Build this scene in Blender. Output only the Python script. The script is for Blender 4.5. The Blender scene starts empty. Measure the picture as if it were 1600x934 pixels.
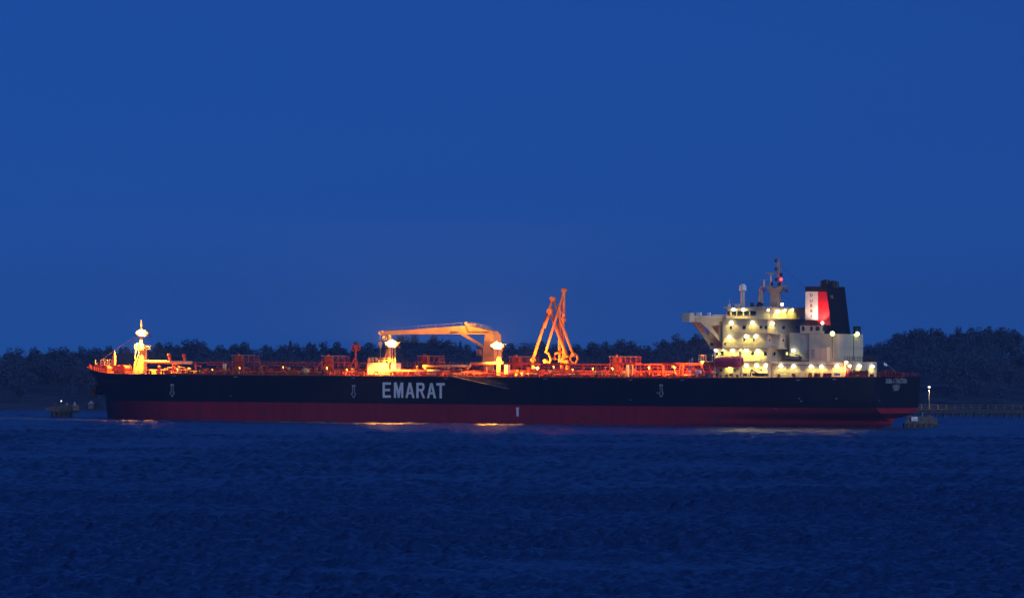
import bpy, math, random
import numpy as np
from mathutils import Vector, Matrix
R = random.Random(11)
NR = np.random.RandomState(5)
SC = bpy.context.scene
COL = SC.collection
# ------------------------------------------------------------------ camera
FPX, PITCH, ROLL, CAMH = 10462.4, 0.00821318, 0.00572484, 18.0
OX, OY, TH = 97.3524, 1689.0, math.radians(30)
cam = bpy.data.cameras.new('camera'); camo = bpy.data.objects.new('camera', cam); COL.objects.link(camo)
cam.sensor_width = 36; cam.lens = FPX / 1600 * 36; cam.clip_start = 1; cam.clip_end = 20000
fw = Vector((0, math.cos(PITCH), math.sin(PITCH))); r0 = Vector((1, 0, 0)); u0 = r0.cross(fw)
cr = r0 * math.cos(ROLL) + u0 * math.sin(ROLL); cu = u0 * math.cos(ROLL) - r0 * math.sin(ROLL)
CP = Vector((0, 0, CAMH))
camo.matrix_world = Matrix((( cr.x, cu.x, -fw.x, 0), (cr.y, cu.y, -fw.y, 0), (cr.z, cu.z, -fw.z, CAMH), (0, 0, 0, 1)))
SC.camera = camo
# ------------------------------------------------------------------ world and dusk light
AZ, EL = math.radians(150), math.radians(6)          # the after-glow stands low behind the camera's right shoulder
w = bpy.data.worlds.new('World'); SC.world = w; w.use_nodes = True
nt = w.node_tree; bg = nt.nodes['Background']
sky = nt.nodes.new('ShaderNodeTexSky'); sky.sky_type = 'NISHITA'; sky.sun_disc = False
sky.sun_elevation = EL; sky.sun_rotation = AZ; sky.ozone_density = 4.0; sky.air_density = 1.0; sky.dust_density = 0.6
tc = nt.nodes.new('ShaderNodeTexCoord'); add = nt.nodes.new('ShaderNodeVectorMath'); add.operation = 'ADD'; add.inputs[1].default_value = (0, 0, .16)
nrm = nt.nodes.new('ShaderNodeVectorMath'); nrm.operation = 'NORMALIZE'
tint = nt.nodes.new('ShaderNodeMix'); tint.data_type = 'RGBA'; tint.blend_type = 'MULTIPLY'; tint.inputs[0].default_value = 1
tint.inputs[7].default_value = (.165, .365, .99, 1)
nt.links.new(tc.outputs['Generated'], add.inputs[0]); nt.links.new(add.outputs[0], nrm.inputs[0]); nt.links.new(nrm.outputs[0], sky.inputs[0])
nt.links.new(sky.outputs[0], tint.inputs[6]); nt.links.new(tint.outputs[2], bg.inputs[0]); bg.inputs[1].default_value = .1
sun = bpy.data.lights.new('dusk_glow', 'SUN'); suno = bpy.data.objects.new('dusk_glow', sun); COL.objects.link(suno)
sun.energy = 1.45; sun.angle = math.radians(50); sun.color = (.58, .74, 1.0)
sd = Vector((math.sin(AZ) * math.cos(.35), math.cos(AZ) * math.cos(.35), math.sin(.35)))
suno.rotation_euler = sd.to_track_quat('Z', 'Y').to_euler()
vs = SC.view_settings; vs.view_transform = 'Standard'; vs.look = 'None'; vs.exposure = 0; vs.gamma = 1
SC.render.engine = 'CYCLES'; SC.cycles.use_denoising = True; SC.cycles.volume_bounces = 0; SC.cycles.max_bounces = 5
SC.cycles.sample_clamp_indirect = 4.0; SC.cycles.use_light_tree = True
# ------------------------------------------------------------------ frames and pixel rays
c_, s_ = math.cos(TH), math.sin(TH)
SHIP = Matrix(((-c_, -s_, 0, OX), (s_, -c_, 0, OY), (0, 0, 1, 0), (0, 0, 0, 1)))
SHIPI = SHIP.inverted(); SI3 = SHIPI.to_3x3(); WORLD = Matrix.Identity(4)
CS = SHIPI @ CP
def ray(px, py): return fw + cr * ((px - 800) / FPX) - cu * ((py - 467) / FPX)
def S(px, py, Y=21.0):                                # ship point seen at a photo pixel on the fore-and-aft plane Y
    d = SI3 @ ray(px, py); t = (Y - CS.y) / d.y; return CS + d * t
def A(px, py, X):                                     # the same on the athwart plane X
    d = SI3 @ ray(px, py); t = (X - CS.x) / d.x; return CS + d * t
def V2(px, py, P, Q):                                 # the same on the upright plane through P and Q
    d = SI3 @ ray(px, py); n = Vector((Q[1] - P[1], P[0] - Q[0], 0)); t = (Vector((P[0], P[1], 0)) - CS).dot(n) / d.dot(n); return CS + d * t
def G(px, D): q = ray(px, 467); return q.x / q.y * D  # world x of a pixel column at distance D
def Zt(px, py, D): q = ray(px, py); return CAMH + q.z / q.y * D
# ------------------------------------------------------------------ materials
MATS = {}
def mat(name, col, rough=.55, metal=0, noise=.25, scale=.6, bump=0, emit=None, es=0, streak=False, spec=.4):
    if name in MATS: return MATS[name]
    m = bpy.data.materials.new(name); m.use_nodes = True; n = m.node_tree.nodes; l = m.node_tree.links; b = n['Principled BSDF']
    b.inputs['Roughness'].default_value = rough; b.inputs['Metallic'].default_value = metal; b.inputs['Specular IOR Level'].default_value = spec
    if emit:
        b.inputs['Emission Color'].default_value = (*emit, 1); b.inputs['Emission Strength'].default_value = es
        m.cycles.emission_sampling = 'NONE'; b.inputs['Base Color'].default_value = (*col, 1)
    else:
        co = n.new('ShaderNodeTexCoord'); t = n.new('ShaderNodeTexNoise'); t.inputs['Scale'].default_value = scale; t.inputs['Detail'].default_value = 6
        if streak:
            mp = n.new('ShaderNodeMapping'); mp.inputs['Scale'].default_value = (1.6, 1.6, .16); l.new(co.outputs['Object'], mp.inputs[0]); l.new(mp.outputs[0], t.inputs['Vector'])
        else: l.new(co.outputs['Object'], t.inputs['Vector'])
        rp = n.new('ShaderNodeValToRGB'); rp.color_ramp.elements[0].position = .3; rp.color_ramp.elements[1].position = .7
        rp.color_ramp.elements[0].color = (*[x * (1 - noise) for x in col], 1); rp.color_ramp.elements[1].color = (*[min(1, x * (1 + noise)) for x in col], 1)
        l.new(t.outputs['Fac'], rp.inputs[0]); l.new(rp.outputs[0], b.inputs['Base Color'])
        if bump:
            bp = n.new('ShaderNodeBump'); bp.inputs['Strength'].default_value = bump; bp.inputs['Distance'].default_value = .1
            l.new(t.outputs['Fac'], bp.inputs['Height']); l.new(bp.outputs[0], b.inputs['Normal'])
    MATS[name] = m; return m
M_BLACK = mat('black_hull_paint', (.011, .0075, .006), .5, noise=.35, scale=.35, streak=True, bump=.15, spec=.25)
M_RED = mat('red_boot_paint', (.27, .012, .02), .7, noise=.18, scale=.4, streak=True, spec=.2)
M_TRED = mat('red_deck_paint', (.42, .075, .02), .6, noise=.45, scale=1.2)
M_DECK = mat('deck_red', (.3, .05, .03), .7, noise=.4, scale=.5)
M_CREAM = mat('cream_house_paint', (.64, .53, .38), .55, noise=.09, scale=.7, streak=True)
M_BUFF = mat('buff_mast_paint', (.62, .45, .17), .55, noise=.15, scale=.8)
M_WHITE = mat('white_marking_paint', (.78, .78, .8), .6, noise=.08, scale=1)
M_FADE = mat('faded_grey_marking_paint', (.45, .46, .5), .6, noise=.3, scale=2)
M_STEEL = mat('galvanised_steel', (.4, .4, .4), .45, .3, noise=.3)
M_DARK = mat('dark_steel', (.03, .03, .035), .5, noise=.4)
M_GLASS = mat('dark_window_glass', (.012, .016, .02), .12, noise=.2, spec=.6)
M_FBLK = mat('black_funnel_paint', (.014, .014, .016), .5, noise=.3, spec=.25)
M_FWHT = mat('white_funnel_paint', (.8, .76, .7), .5, noise=.06)
M_FRED = mat('red_funnel_paint', (.6, .012, .02), .5, noise=.12)
M_LBOAT = mat('lifeboat_orange_red', (.55, .07, .12), .5, noise=.15)
M_BLUE = mat('blue_tarpaulin', (.03, .08, .22), .7, noise=.3)
M_ARM = mat('orange_arm_paint', (.75, .27, .045), .5, noise=.2)
M_CONC = mat('weathered_concrete', (.12, .105, .09), .9, noise=.45, scale=.8, bump=.5)
M_WEED = mat('wet_dark_concrete', (.03, .032, .03), .7, noise=.5, scale=1.5, bump=.5)
M_TIMB = mat('weathered_timber', (.1, .07, .05), .85, noise=.5, scale=1.3)
M_RUST = mat('rusty_iron', (.2, .09, .03), .85, noise=.5, scale=2)
M_SOD = mat('sodium_lamp_glass', (1, .7, .3), .3, emit=(1, .62, .18), es=3.2)
M_SOD2 = mat('glare_edge_lamp_glass', (1, .5, .15), .3, emit=(1, .40, .06), es=1.9)  # deeper emission paints the orange rim of the lamp glare
M_SOD0 = mat('glare_core_lamp_glass', (1, .8, .5), .3, emit=(1, .8, .55), es=7)  # whiter emission paints the hot core of the lamp glare
M_HAL = mat('halide_lamp_glass', (1, 1, .9), .3, emit=(1, .95, .62), es=9)
M_GRN = mat('greenish_lamp_glass', (1, 1, .6), .3, emit=(.8, 1, .2), es=8)
M_RLED = mat('red_lamp_glass', (1, .1, .1), .3, emit=(1, .03, .05), es=7)
M_PINK = mat('warm_white_lamp_glass', (1, .8, .7), .3, emit=(1, .72, .6), es=7)
M_WIN = mat('lit_window_glass', (1, .9, .4), .3, emit=(1, .9, .3), es=1.6)
# ------------------------------------------------------------------ object helpers
MW = {}
def empty(name, p=(0, 0, 0), fr=WORLD, parent=None, rz=0):
    o = bpy.data.objects.new(name, None); COL.objects.link(o); m = fr @ Matrix.Translation(p) @ Matrix.Rotation(rz, 4, 'Z')
    MW[o.name] = m
    if parent: o.parent = parent; m = MW[parent.name].inverted() @ m
    o.matrix_basis = m; o.empty_display_size = .5; return o
def tag(o, label=None, cat=None, group=None, kind=None):
    for k, v in (('label', label), ('category', cat), ('group', group), ('kind', kind)):
        if v: o[k] = v
    return o
def thing(name, label, cat, p=(0, 0, 0), fr=SHIP, group=None, rz=0): return tag(empty(name, p, fr, None, rz), label, cat, group)
class MB:
    def __init__(s): s.v = []; s.f = []
    def quadbox(s, c8):
        n = len(s.v); s.v += [Vector(p) for p in c8]
        s.f += [tuple(n + i for i in q) for q in ((0, 3, 2, 1), (4, 5, 6, 7), (0, 1, 5, 4), (1, 2, 6, 5), (2, 3, 7, 6), (3, 0, 4, 7))]; return s
    def box(s, x0, x1, y0, y1, z0, z1):
        return s.quadbox([(x0, y0, z0), (x1, y0, z0), (x1, y1, z0), (x0, y1, z0), (x0, y0, z1), (x1, y0, z1), (x1, y1, z1), (x0, y1, z1)])
    def ctr(s, p, a, b, c): return s.box(p[0] - a / 2, p[0] + a / 2, p[1] - b / 2, p[1] + b / 2, p[2], p[2] + c)
    def tube(s, p, q, r, r2=None, n=6):
        p, q = Vector(p), Vector(q); d = q - p
        if d.length < 1e-6: return s
        r2 = r if r2 is None else r2; d.normalize(); a = d.orthogonal().normalized(); b = d.cross(a); k = len(s.v)
        for e, rr in ((p, r), (q, r2)):
            for i in range(n): t = 2 * math.pi * i / n; s.v.append(e + a * math.cos(t) * rr + b * math.sin(t) * rr)
        s.f += [(k + i, k + (i + 1) % n, k + n + (i + 1) % n, k + n + i) for i in range(n)]
        s.f += [tuple(k + i for i in reversed(range(n))), tuple(k + n + i for i in range(n))]; return s
    def path(s, pts, r, n=6):
        for a, b in zip(pts, pts[1:]): s.tube(a, b, r, n=n)
        for a in pts[1:-1]: s.ball(a, r * 1.02, 4, 6)
        return s
    def ball(s, c, r, nu=6, nv=8, sq=(1, 1, 1)):
        c = Vector(c); k = len(s.v)
        s.v.append(c + Vector((0, 0, r * sq[2])))
        for i in range(1, nu):
            t = math.pi * i / nu
            for j in range(nv): p = 2 * math.pi * j / nv; s.v.append(c + Vector((r * sq[0] * math.sin(t) * math.cos(p), r * sq[1] * math.sin(t) * math.sin(p), r * sq[2] * math.cos(t))))
        s.v.append(c - Vector((0, 0, r * sq[2]))); e = len(s.v) - 1
        for j in range(nv):
            s.f.append((k, k + 1 + j, k + 1 + (j + 1) % nv)); b = k + 1 + (nu - 2) * nv; s.f.append((e, b + (j + 1) % nv, b + j))
            for i in range(nu - 2): a = k + 1 + i * nv; s.f.append((a + j, a + nv + j, a + nv + (j + 1) % nv, a + (j + 1) % nv))
        return s
    def prism(s, pts, t):                             # outline in space, pushed by vector t
        n = len(pts); k = len(s.v); t = Vector(t); s.v += [Vector(p) for p in pts] + [Vector(p) + t for p in pts]
        s.f += [tuple(range(k, k + n)), tuple(reversed(range(k + n, k + 2 * n)))] + [(k + i, k + n + i, k + n + (i + 1) % n, k + (i + 1) % n) for i in range(n)]; return s
    def rail(s, pts, h=1.05, sp=1.5, r=.035, bars=3):
        for a, b in zip(pts, pts[1:]):
            a, b = Vector(a), Vector(b); L = (b - a).length; n = max(1, round(L / sp))
            for i in range(n + 1): p = a.lerp(b, i / n); s.tube(p, p + Vector((0, 0, h)), r * 1.2, n=4)
            for k in range(bars): z = Vector((0, 0, h * (k + 1) / bars)); s.tube(a + z, b + z, r, n=4)
        return s
    def build(s, name, m, parent=None, fr=SHIP, smooth=False, top=None):
        me = bpy.data.meshes.new(name); o = bpy.data.objects.new(name, me); COL.objects.link(o)
        if top: # a thing that is one mesh: origin at its base
            zs = [p.z for p in s.v]; c = Vector((sum(p.x for p in s.v) / len(s.v), sum(p.y for p in s.v) / len(s.v), min(zs)))
            m4 = fr @ Matrix.Translation(c); o.matrix_basis = m4; MW[o.name] = m4; X = Matrix.Translation(-c); tag(o, *top)
        elif parent is not None:
            o.parent = parent; MW[o.name] = MW[parent.name]; X = MW[parent.name].inverted() @ fr
        else: MW[o.name] = WORLD; X = fr
        me.from_pydata([tuple(X @ p) for p in s.v], [], s.f); me.materials.append(m)
        if smooth: me.polygons.foreach_set('use_smooth', [True] * len(me.polygons))
        me.update(); return o
def sbox(px0, px1, py0, py1, Y, depth, m=None, z1=None, z0=None):   # box whose port side and after side together fill the pixel span
    m = m or MB(); a = S(px0, (py0 + py1) / 2, Y).x; b = S(px1, (py0 + py1) / 2, Y - depth).x
    if b > a - .15: b = a - .15
    pm = (px0 + px1) / 2; zz0 = S(pm, py1, Y).z if z0 is None else z0; zz1 = S(pm, py0, Y).z if z1 is None else z1
    return m.box(b, a, Y - depth, Y, zz0, zz1)
def poly(pts, Y, t, m=None):                          # outline drawn on plane Y, thickness t to starboard
    m = m or MB(); return m.prism([S(x, y, Y) for x, y in pts], (0, -t, 0))
def stube(p, q, Y, r, m=None, Y2=None, n=6): m = m or MB(); return m.tube(S(*p, Y), S(*q, Y if Y2 is None else Y2), r, n=n)
def spath(pts, Y, r, m=None): m = m or MB(); return m.path([S(x, y, Y) for x, y in pts], r)
def light(kind, p, power, col, parent, r=.15, aim=None, size=140, blend=.5, name='lamp_light'):
    l = bpy.data.lights.new(name, kind); l.energy = power; l.color = col; l.shadow_soft_size = r
    o = bpy.data.objects.new(name, l); COL.objects.link(o); o.parent = parent
    loc = MW[parent.name].inverted() @ SHIP @ Vector(p); m = Matrix.Translation(loc)
    if kind == 'SPOT':
        l.spot_size = math.radians(size); l.spot_blend = blend; d = (MW[parent.name].inverted().to_3x3() @ SHIP.to_3x3() @ Vector(aim)).normalized()
        m = m @ d.to_track_quat('-Z', 'Y').to_matrix().to_4x4()
    o.matrix_basis = m; return o
# ================================================================== THE SETTING
# ---- water: one sheet, real waves where the frame looks
def water():
    u = np.concatenate([-np.geomspace(6, .1, 14)[:-1], np.linspace(-.1, .1, 420), np.geomspace(.1, 6, 14)[1:]])
    D = np.concatenate([np.linspace(-2500, 440, 14), np.linspace(450, 900, 720), np.linspace(900.9, 1500, 420)[0:], np.linspace(1503, 2150, 180), np.geomspace(2160, 14000, 14)])
    DD, UU = np.meshgrid(D, u, indexing='ij'); X = UU * np.maximum(DD, 450); Y = DD; Z = np.zeros_like(X)
    vis = (np.abs(UU) <= .1001) & (DD > 445) & (DD < 2160)
    gust = .9 + .12 * np.sin(X * .021 + 1.3 * np.sin(Y * .011)) * np.sin(Y * .017 + .9 * np.sin(X * .013) + .5) + .08 * np.sin(X * .07 + Y * .031)
    for k in range(56):
        wl = .9 * (7.5 / .9) ** (NR.rand() ** 1.15); th = .9 + NR.randn() * .55; ph = NR.rand() * 6.28
        a = .025 * wl ** .62; kx, ky = 2 * math.pi / wl * math.cos(th), 2 * math.pi / wl * math.sin(th)
        lim = np.clip(1.4 - (DD - 450) / (420 * wl), 0, 1)
        p = kx * X + ky * Y + ph + .6 * np.sin(X * .05 + Y * .03 + k)
        Z += a * lim * (np.sin(p) + .25 * np.cos(2 * p))
    for k in range(14):
        wl = 18 * (220 / 18) ** NR.rand(); th = 1.3 + NR.randn() * .8; gust = gust + .085 * np.sin(2 * math.pi / wl * (X * math.cos(th) + Y * math.sin(th)) + NR.rand() * 6.28)
    Z *= vis * np.clip(gust, .35, 1.5)
    nr, nc = X.shape; V = np.stack([X, Y, Z], -1).reshape(-1, 3).astype(np.float32)
    i = np.arange(nr - 1)[:, None] * nc + np.arange(nc - 1)[None]; F = np.stack([i, i + 1, i + nc + 1, i + nc], -1).reshape(-1, 4).astype(np.int32)
    me = bpy.data.meshes.new('water'); me.vertices.add(len(V)); me.vertices.foreach_set('co', V.ravel()); me.loops.add(F.size); me.loops.foreach_set('vertex_index', F.ravel())
    me.polygons.add(len(F)); me.polygons.foreach_set('loop_start', np.arange(0, F.size, 4, dtype=np.int32)); me.polygons.foreach_set('use_smooth', np.ones(len(F), dtype=bool)); me.update(calc_edges=True)
    o = bpy.data.objects.new('water', me); COL.objects.link(o); tag(o, kind='structure')
    m = bpy.data.materials.new('sea_water'); m.use_nodes = True; n = m.node_tree.nodes; l = m.node_tree.links; b = n['Principled BSDF']
    b.inputs['Base Color'].default_value = (.010, .046, .16, 1); b.inputs['Roughness'].default_value = .28; b.inputs['IOR'].default_value = 1.333
    co = n.new('ShaderNodeTexCoord'); h = None
    for sc, dist, st in ((1.6, .16, .75), (.4, .45, .65)):
        t = n.new('ShaderNodeTexNoise'); t.inputs['Scale'].default_value = sc; t.inputs['Detail'].default_value = 3; l.new(co.outputs['Object'], t.inputs['Vector'])
        bp = n.new('ShaderNodeBump'); bp.inputs['Strength'].default_value = st; bp.inputs['Distance'].default_value = dist; l.new(t.outputs['Fac'], bp.inputs['Height'])
        if h: l.new(h.outputs[0], bp.inputs['Normal'])
        h = bp
    l.new(h.outputs[0], b.inputs['Normal']); me.materials.append(m)
water()
# ---- far shore: wooded bank
SKY = [(-400, 541), (20, 542), (100, 541), (180, 543), (220, 541), (260, 533), (290, 529), (320, 534), (350, 537), (380, 536), (420, 538), (480, 538), (505, 534), (525, 535), (540, 541), (560, 537), (590, 533), (620, 526), (650, 524), (680, 526), (700, 532), (740, 541), (770, 541), (800, 536), (830, 533), (870, 539), (900, 537), (930, 535), (965, 528), (990, 532), (1012, 538), (1030, 533), (1045, 524), (1060, 520), (1080, 519), (1110, 521), (1160, 526), (1220, 530), (1300, 536), (1350, 537), (1368, 537), (1385, 529), (1400, 520), (1420, 516), (1440, 513), (1460, 511), (1480, 509), (1500, 511), (1520, 513), (1540, 510), (1570, 512), (1600, 514), (2000, 508)]
SKX, SKYY = np.array([a for a, b in SKY], float), np.array([b for a, b in SKY], float)
DR = 2330.0
def topz(x, D=DR):
    px = 800 + x / D * FPX; y = np.interp(px, SKX, SKYY); yh = 552.93 + (px - 800) * ROLL
    return 18 + (yh - y) / FPX * DR
def shoreD(x): return 2052 + .10 * x + 9 * np.sin(x * .021) + 5 * np.sin(x * .067 + 1)
def ground(x, D):
    s = shoreD(x); t = np.clip((D - s) / (DR - s), -1, 1.6); h = np.maximum(topz(x * DR / np.maximum(D, 1900)) - 12.5, 4)
    return np.where(t < 0, t * 6, h * np.clip(t, 0, 1) ** .7 + .6 * np.sin(x * .05 + D * .03) * np.clip(t, 0, 1))
xs = np.linspace(-1500, 1500, 260); ys = np.concatenate([np.linspace(1900, 2500, 60), np.linspace(2540, 5000, 14)])
YY, XX = np.meshgrid(ys, xs, indexing='ij'); ZZ = ground(XX, YY); ZZ = np.where(ZZ < -1.4, -1.4, ZZ)
me = bpy.data.meshes.new('far_shore'); nc = len(xs)
me.from_pydata(np.stack([XX, YY, ZZ], -1).reshape(-1, 3).tolist(), [], [(i * nc + j, i * nc + j + 1, (i + 1) * nc + j + 1, (i + 1) * nc + j) for i in range(len(ys) - 1) for j in range(nc - 1)])
me.materials.append(mat('hazy_wooded_soil', (.024, .045, .095), .95, noise=.5, scale=.08)); o = bpy.data.objects.new('hills', me); COL.objects.link(o); tag(o, kind='structure')  # soil colour carries the blue of the distant air
M_LEAF = mat('hazy_foliage', (.03, .052, .11), .95, noise=.15, scale=.15); M_BARK = mat('bark', (.05, .042, .035), .95, noise=.4)  # leaf colour made bluer to stand in for distance haze
def crown_arrays(seed, h, spread, conifer=False, n=1500):
    r = np.random.RandomState(seed); cl = []
    if conifer: cl = [(0, 0, h * (.25 + .7 * k / 9), spread * (1 - k / 10), h * .07) for k in range(10)]
    else:
        for k in range(13):
            a = r.rand() * 6.28; q = r.rand() ** .6 * spread * .75; z = h * (.42 + .42 * r.rand() * (1 - .35 * q / spread)); cl.append((q * math.cos(a), q * math.sin(a), z, spread * (.26 + .2 * r.rand()), h * (.09 + .07 * r.rand())))
        cl.append((0, 0, h * .86, spread * .32, h * .12))
    V = []; F = []
    for i in range(n):
        c = cl[r.randint(len(cl))]; d = r.randn(3); d /= np.linalg.norm(d); q = (.45 + .6 * r.rand()); p = np.array([c[0] + d[0] * q * c[3], c[1] + d[1] * q * c[3], c[2] + d[2] * q * c[4]])
        a = r.randn(3); a /= np.linalg.norm(a); b = np.cross(a, r.randn(3)); b /= np.linalg.norm(b); s = .2 + .36 * r.rand(); k = len(V)
        V += [p - a * s, p + b * s * .6, p + a * s, p - b * s * .5]; F.append((k, k + 1, k + 2, k + 3))
    return np.array(V), np.array(F)
def trunk_mb(seed, h, spread):
    r = random.Random(seed); m = MB(); m.tube((0, 0, -.6), (0, 0, h * .45), .38, .24); m.tube((0, 0, h * .45), (r.uniform(-.5, .5), r.uniform(-.5, .5), h * .9), .24, .05)
    for k in range(7):
        a = r.random() * 6.28; z = h * r.uniform(.3, .6); m.tube((0, 0, z), (math.cos(a) * spread * .75, math.sin(a) * spread * .75, z + h * r.uniform(.12, .3)), .15, .04, n=5)
    return m
KINDS = []
for k in range(6):
    con = k == 5; h = (13.5, 15, 12.5, 14.5, 13, 15.5)[k]; sp = (5.2, 5.8, 4.6, 6.2, 5, 3.2)[k]
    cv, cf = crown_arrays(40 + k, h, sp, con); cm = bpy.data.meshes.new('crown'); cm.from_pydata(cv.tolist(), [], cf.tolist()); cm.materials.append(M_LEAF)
    tb = trunk_mb(k, h, sp if not con else 1.2); tm = bpy.data.meshes.new('trunk'); tm.from_pydata([tuple(p) for p in tb.v], [], tb.f); tm.materials.append(M_BARK)
    KINDS.append((cm, tm, h, cv, cf))
def tree(x, D, k, sc, label, group):
    cm, tm, h, _, _ = KINDS[k]; t = empty('conifer_tree' if k == 5 else 'broadleaf_tree', (x, D, float(ground(np.float64(x), np.float64(D)))), WORLD, rz=R.random() * 6)
    t.scale = (sc, sc, sc); tag(t, label, 'tree', group)
    for nm, me in (('trunk', tm), ('crown', cm)): o = bpy.data.objects.new(nm, me); COL.objects.link(o); o.parent = t
spots = []
for px in range(30, 1600, 24):
    if 1120 < px < 1350: continue
    x = G(px + R.uniform(-6, 6), DR); spots.append((x, px))
FEAT = [(30, 'the far left edge'), (96, 'the dark dolphin off the bow'), (150, 'the bow tip'), (222, 'the lamp mast on the bow'), (289, 'the bow pipe vents'), (375, 'the foremost railed platform'), (440, 'the tall pointed conifer'), (525, 'the second railed platform'), (594, 'the hanging crane hook'), (672, 'the middle of the crane boom'), (760, 'the crane post'), (832, 'the left foot of the orange arms'), (896, 'the right foot of the orange arms'), (975, 'the aftmost railed platform'), (1050, 'the thick red deck pipe'), (1110, 'the bridge wing'), (1383, 'the stern flag'), (1453, 'the pier lamp'), (1530, 'the middle of the pier railing'), (1600, 'the far right edge')]
seen_ = set()
for x, px in spots:
    k = R.randrange(5); D_ = DR + R.uniform(-8, 8); g_ = float(ground(np.float64(x), np.float64(D_))); sc = (float(topz(x)) - g_) / KINDS[k][2] * R.uniform(1.0, 1.08)
    fx, fn = min(FEAT, key=lambda f: abs(f[0] - px)); d_ = px - fx
    side = 'directly behind' if abs(d_) < 12 else ('just ' if abs(d_) < 30 else 'some way ') + ('left of ' if d_ < 0 else 'right of ')
    lab = 'tree on the far skyline ' + side.strip() + ' ' + fn
    if lab in seen_: lab = lab.replace('tree on the far skyline', 'second tree of the far skyline')
    seen_.add(lab)
    tree(x, D_, k, sc, lab, 'trees on the far skyline')
for px, y, lab in ((456, 529, 'pointed conifer standing above the far wood behind the fore deck'), (506, 532, 'conifer poking up left of the small tripod mast on the far skyline'), (720, 530, 'conifer on the far skyline below the crane boom'), (1452, 509, 'conifer on the hilltop above the pier lamp'), (192, 538, 'conifer on the far skyline just left of the bow mast')):
    x = G(px, DR); tree(x, DR - 12, 5, max(.35, (Zt(px, y, DR - 12) - float(ground(np.float64(x), np.float64(DR - 12)))) / 15.5) * .93, lab, None)
def forest():
    VV = []; FF = []; off = 0; n = 0
    for i in range(1050):
        px = NR.uniform(-250, 1850); q = NR.rand(); D0 = G(px, DR); x = D0; sh = float(shoreD(x)); D = sh + 6 + (DR + 60 - sh) * q; x = G(px, D)
        _, _, h, cv, cf = KINDS[NR.randint(5)]; s = NR.uniform(.7, 1.02) * (.6 if q < .05 else 1); a = NR.rand() * 6.28; c, sn = math.cos(a), math.sin(a); z = float(ground(np.float64(x), np.float64(D)))
        if q > .6 and NR.rand() < .5: z -= 4
        s = min(s, max(.3, (float(topz(x, D)) - z) / h * NR.uniform(1.0, 1.1)))
        P = cv[:2400] * s; VV.append(np.stack([P[:, 0] * c - P[:, 1] * sn + x, P[:, 0] * sn + P[:, 1] * c + D, P[:, 2] * (1 if q > .05 else .8) - (2.5 if q < .12 else 0) + z], -1)); FF.append(cf[:600] + off); off += len(P)
    V = np.concatenate(VV).astype(np.float32); F = np.concatenate(FF).astype(np.int32)
    me = bpy.data.meshes.new('far_wood'); me.vertices.add(len(V)); me.vertices.foreach_set('co', V.ravel()); me.loops.add(F.size); me.loops.foreach_set('vertex_index', F.ravel())
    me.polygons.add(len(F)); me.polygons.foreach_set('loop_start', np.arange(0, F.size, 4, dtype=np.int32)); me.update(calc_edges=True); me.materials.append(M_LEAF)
    o = bpy.data.objects.new('far_wood', me); COL.objects.link(o); tag(o, 'dark wood covering the bank of the far shore', 'woodland', kind='stuff')
forest()
# ================================================================== THE TANKER
ship = thing('oil_tanker', 'long black and red oil tanker with lit cream bridge moored broadside', 'ship')
L_, B_, ZB = 244.0, 21.0, 4.95
def zdeck(X): return 12.1 + .7 * max(0, (55 - X) / 55) + .25 * max(0, (X - 215) / 29)
_st = [(-2, 658), (0, 655), (6, 620), (7.5, 612), (9.2, 602), (10.6, 594), (12.6, 583), (14.2, 574.5)]
_stz = [-2, 0, 6.2, 7.6, 9.2, 10.6, 12.4, 14.2]
_stx = [S(172, 655, 0).x - .5, S(172, 655, 0).x, S(169, 620, 0).x, S(164, 612, 0).x, S(160, 602, 0).x, S(155, 593, 0).x, S(147, 583, 0).x, 244.0]
def stem(z): return float(np.interp(z, _stz, _stx))
XW = S(1378, 668, 0).x
def sternx(z): return float(np.interp(z, [-2, 0, .8, 2.2, 3.4], [XW + 4, XW, XW - 3.5, 2.0, 0]))
def hb(X, z):
    tf = max(0, (stem(z) - X)) / (34 + 10 * (1 - min(1, max(0, z) / 12))); ta = max(0, (X - sternx(z)))
    f = min(1, tf); fb = (1 - (1 - f) ** 2.4) ** .72
    wt = float(np.interp(z, [-2, 0, 1.5, 2.3, 3.0, 4, 5, 7, 10, 13], [0, 0, 0, 3, 7.0, 10.2, 11.6, 12.3, 12.5, 12.6]))
    la = float(np.interp(z, [-2, 0, 3, 6, 13], [62, 58, 50, 42, 36])); g = min(1, ta / la); ga = 1 - (1 - g) ** 2.2
    return min(B_ * fb, wt + (B_ - wt) * ga)
NU = 150
def hull_rows(zs, deckrow=False):
    us = [0.5 - .5 * math.cos(math.pi * i / NU) for i in range(NU + 1)]; rows = []
    for z in zs:
        row = []
        for u in us:
            X = sternx(z) + u * (stem(min(z, 14.2)) - sternx(z)); zz = z
            if z > 11.5:
                t = (z - 11.5) / 1.5; X0 = X; zz = 11.5 + t * (zdeck(X) + 1.75 * min(1, max(0, (X - 226) / 18)) ** 1.3 - 11.5); X = X if u < .98 else X
                X = sternx(zz) + u * (stem(zz) - sternx(zz))
            row.append((X, hb(X, zz), zz))
        rows.append(row)
    return rows
def hull_mesh(zs, name, m):
    rows = hull_rows(zs); b = MB(); n = NU + 1
    for row in rows: b.v += [Vector(p) for p in row] + [Vector((p[0], -p[1], p[2])) for p in row]
    for k in range(len(rows) - 1):
        for i in range(NU):
            a = k * 2 * n + i; c = a + 2 * n; b.f.append((a, c, c + 1, a + 1)); a += n; c += n; b.f.append((a, a + 1, c + 1, c))
        a = k * 2 * n; c = a + 2 * n; b.f.append((a, a + n, c + n, c))
        a += NU; c += NU; b.f.append((a, c, c + n, a + n))
    o = b.build(name, m, ship, smooth=True)
    return o, rows
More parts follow.
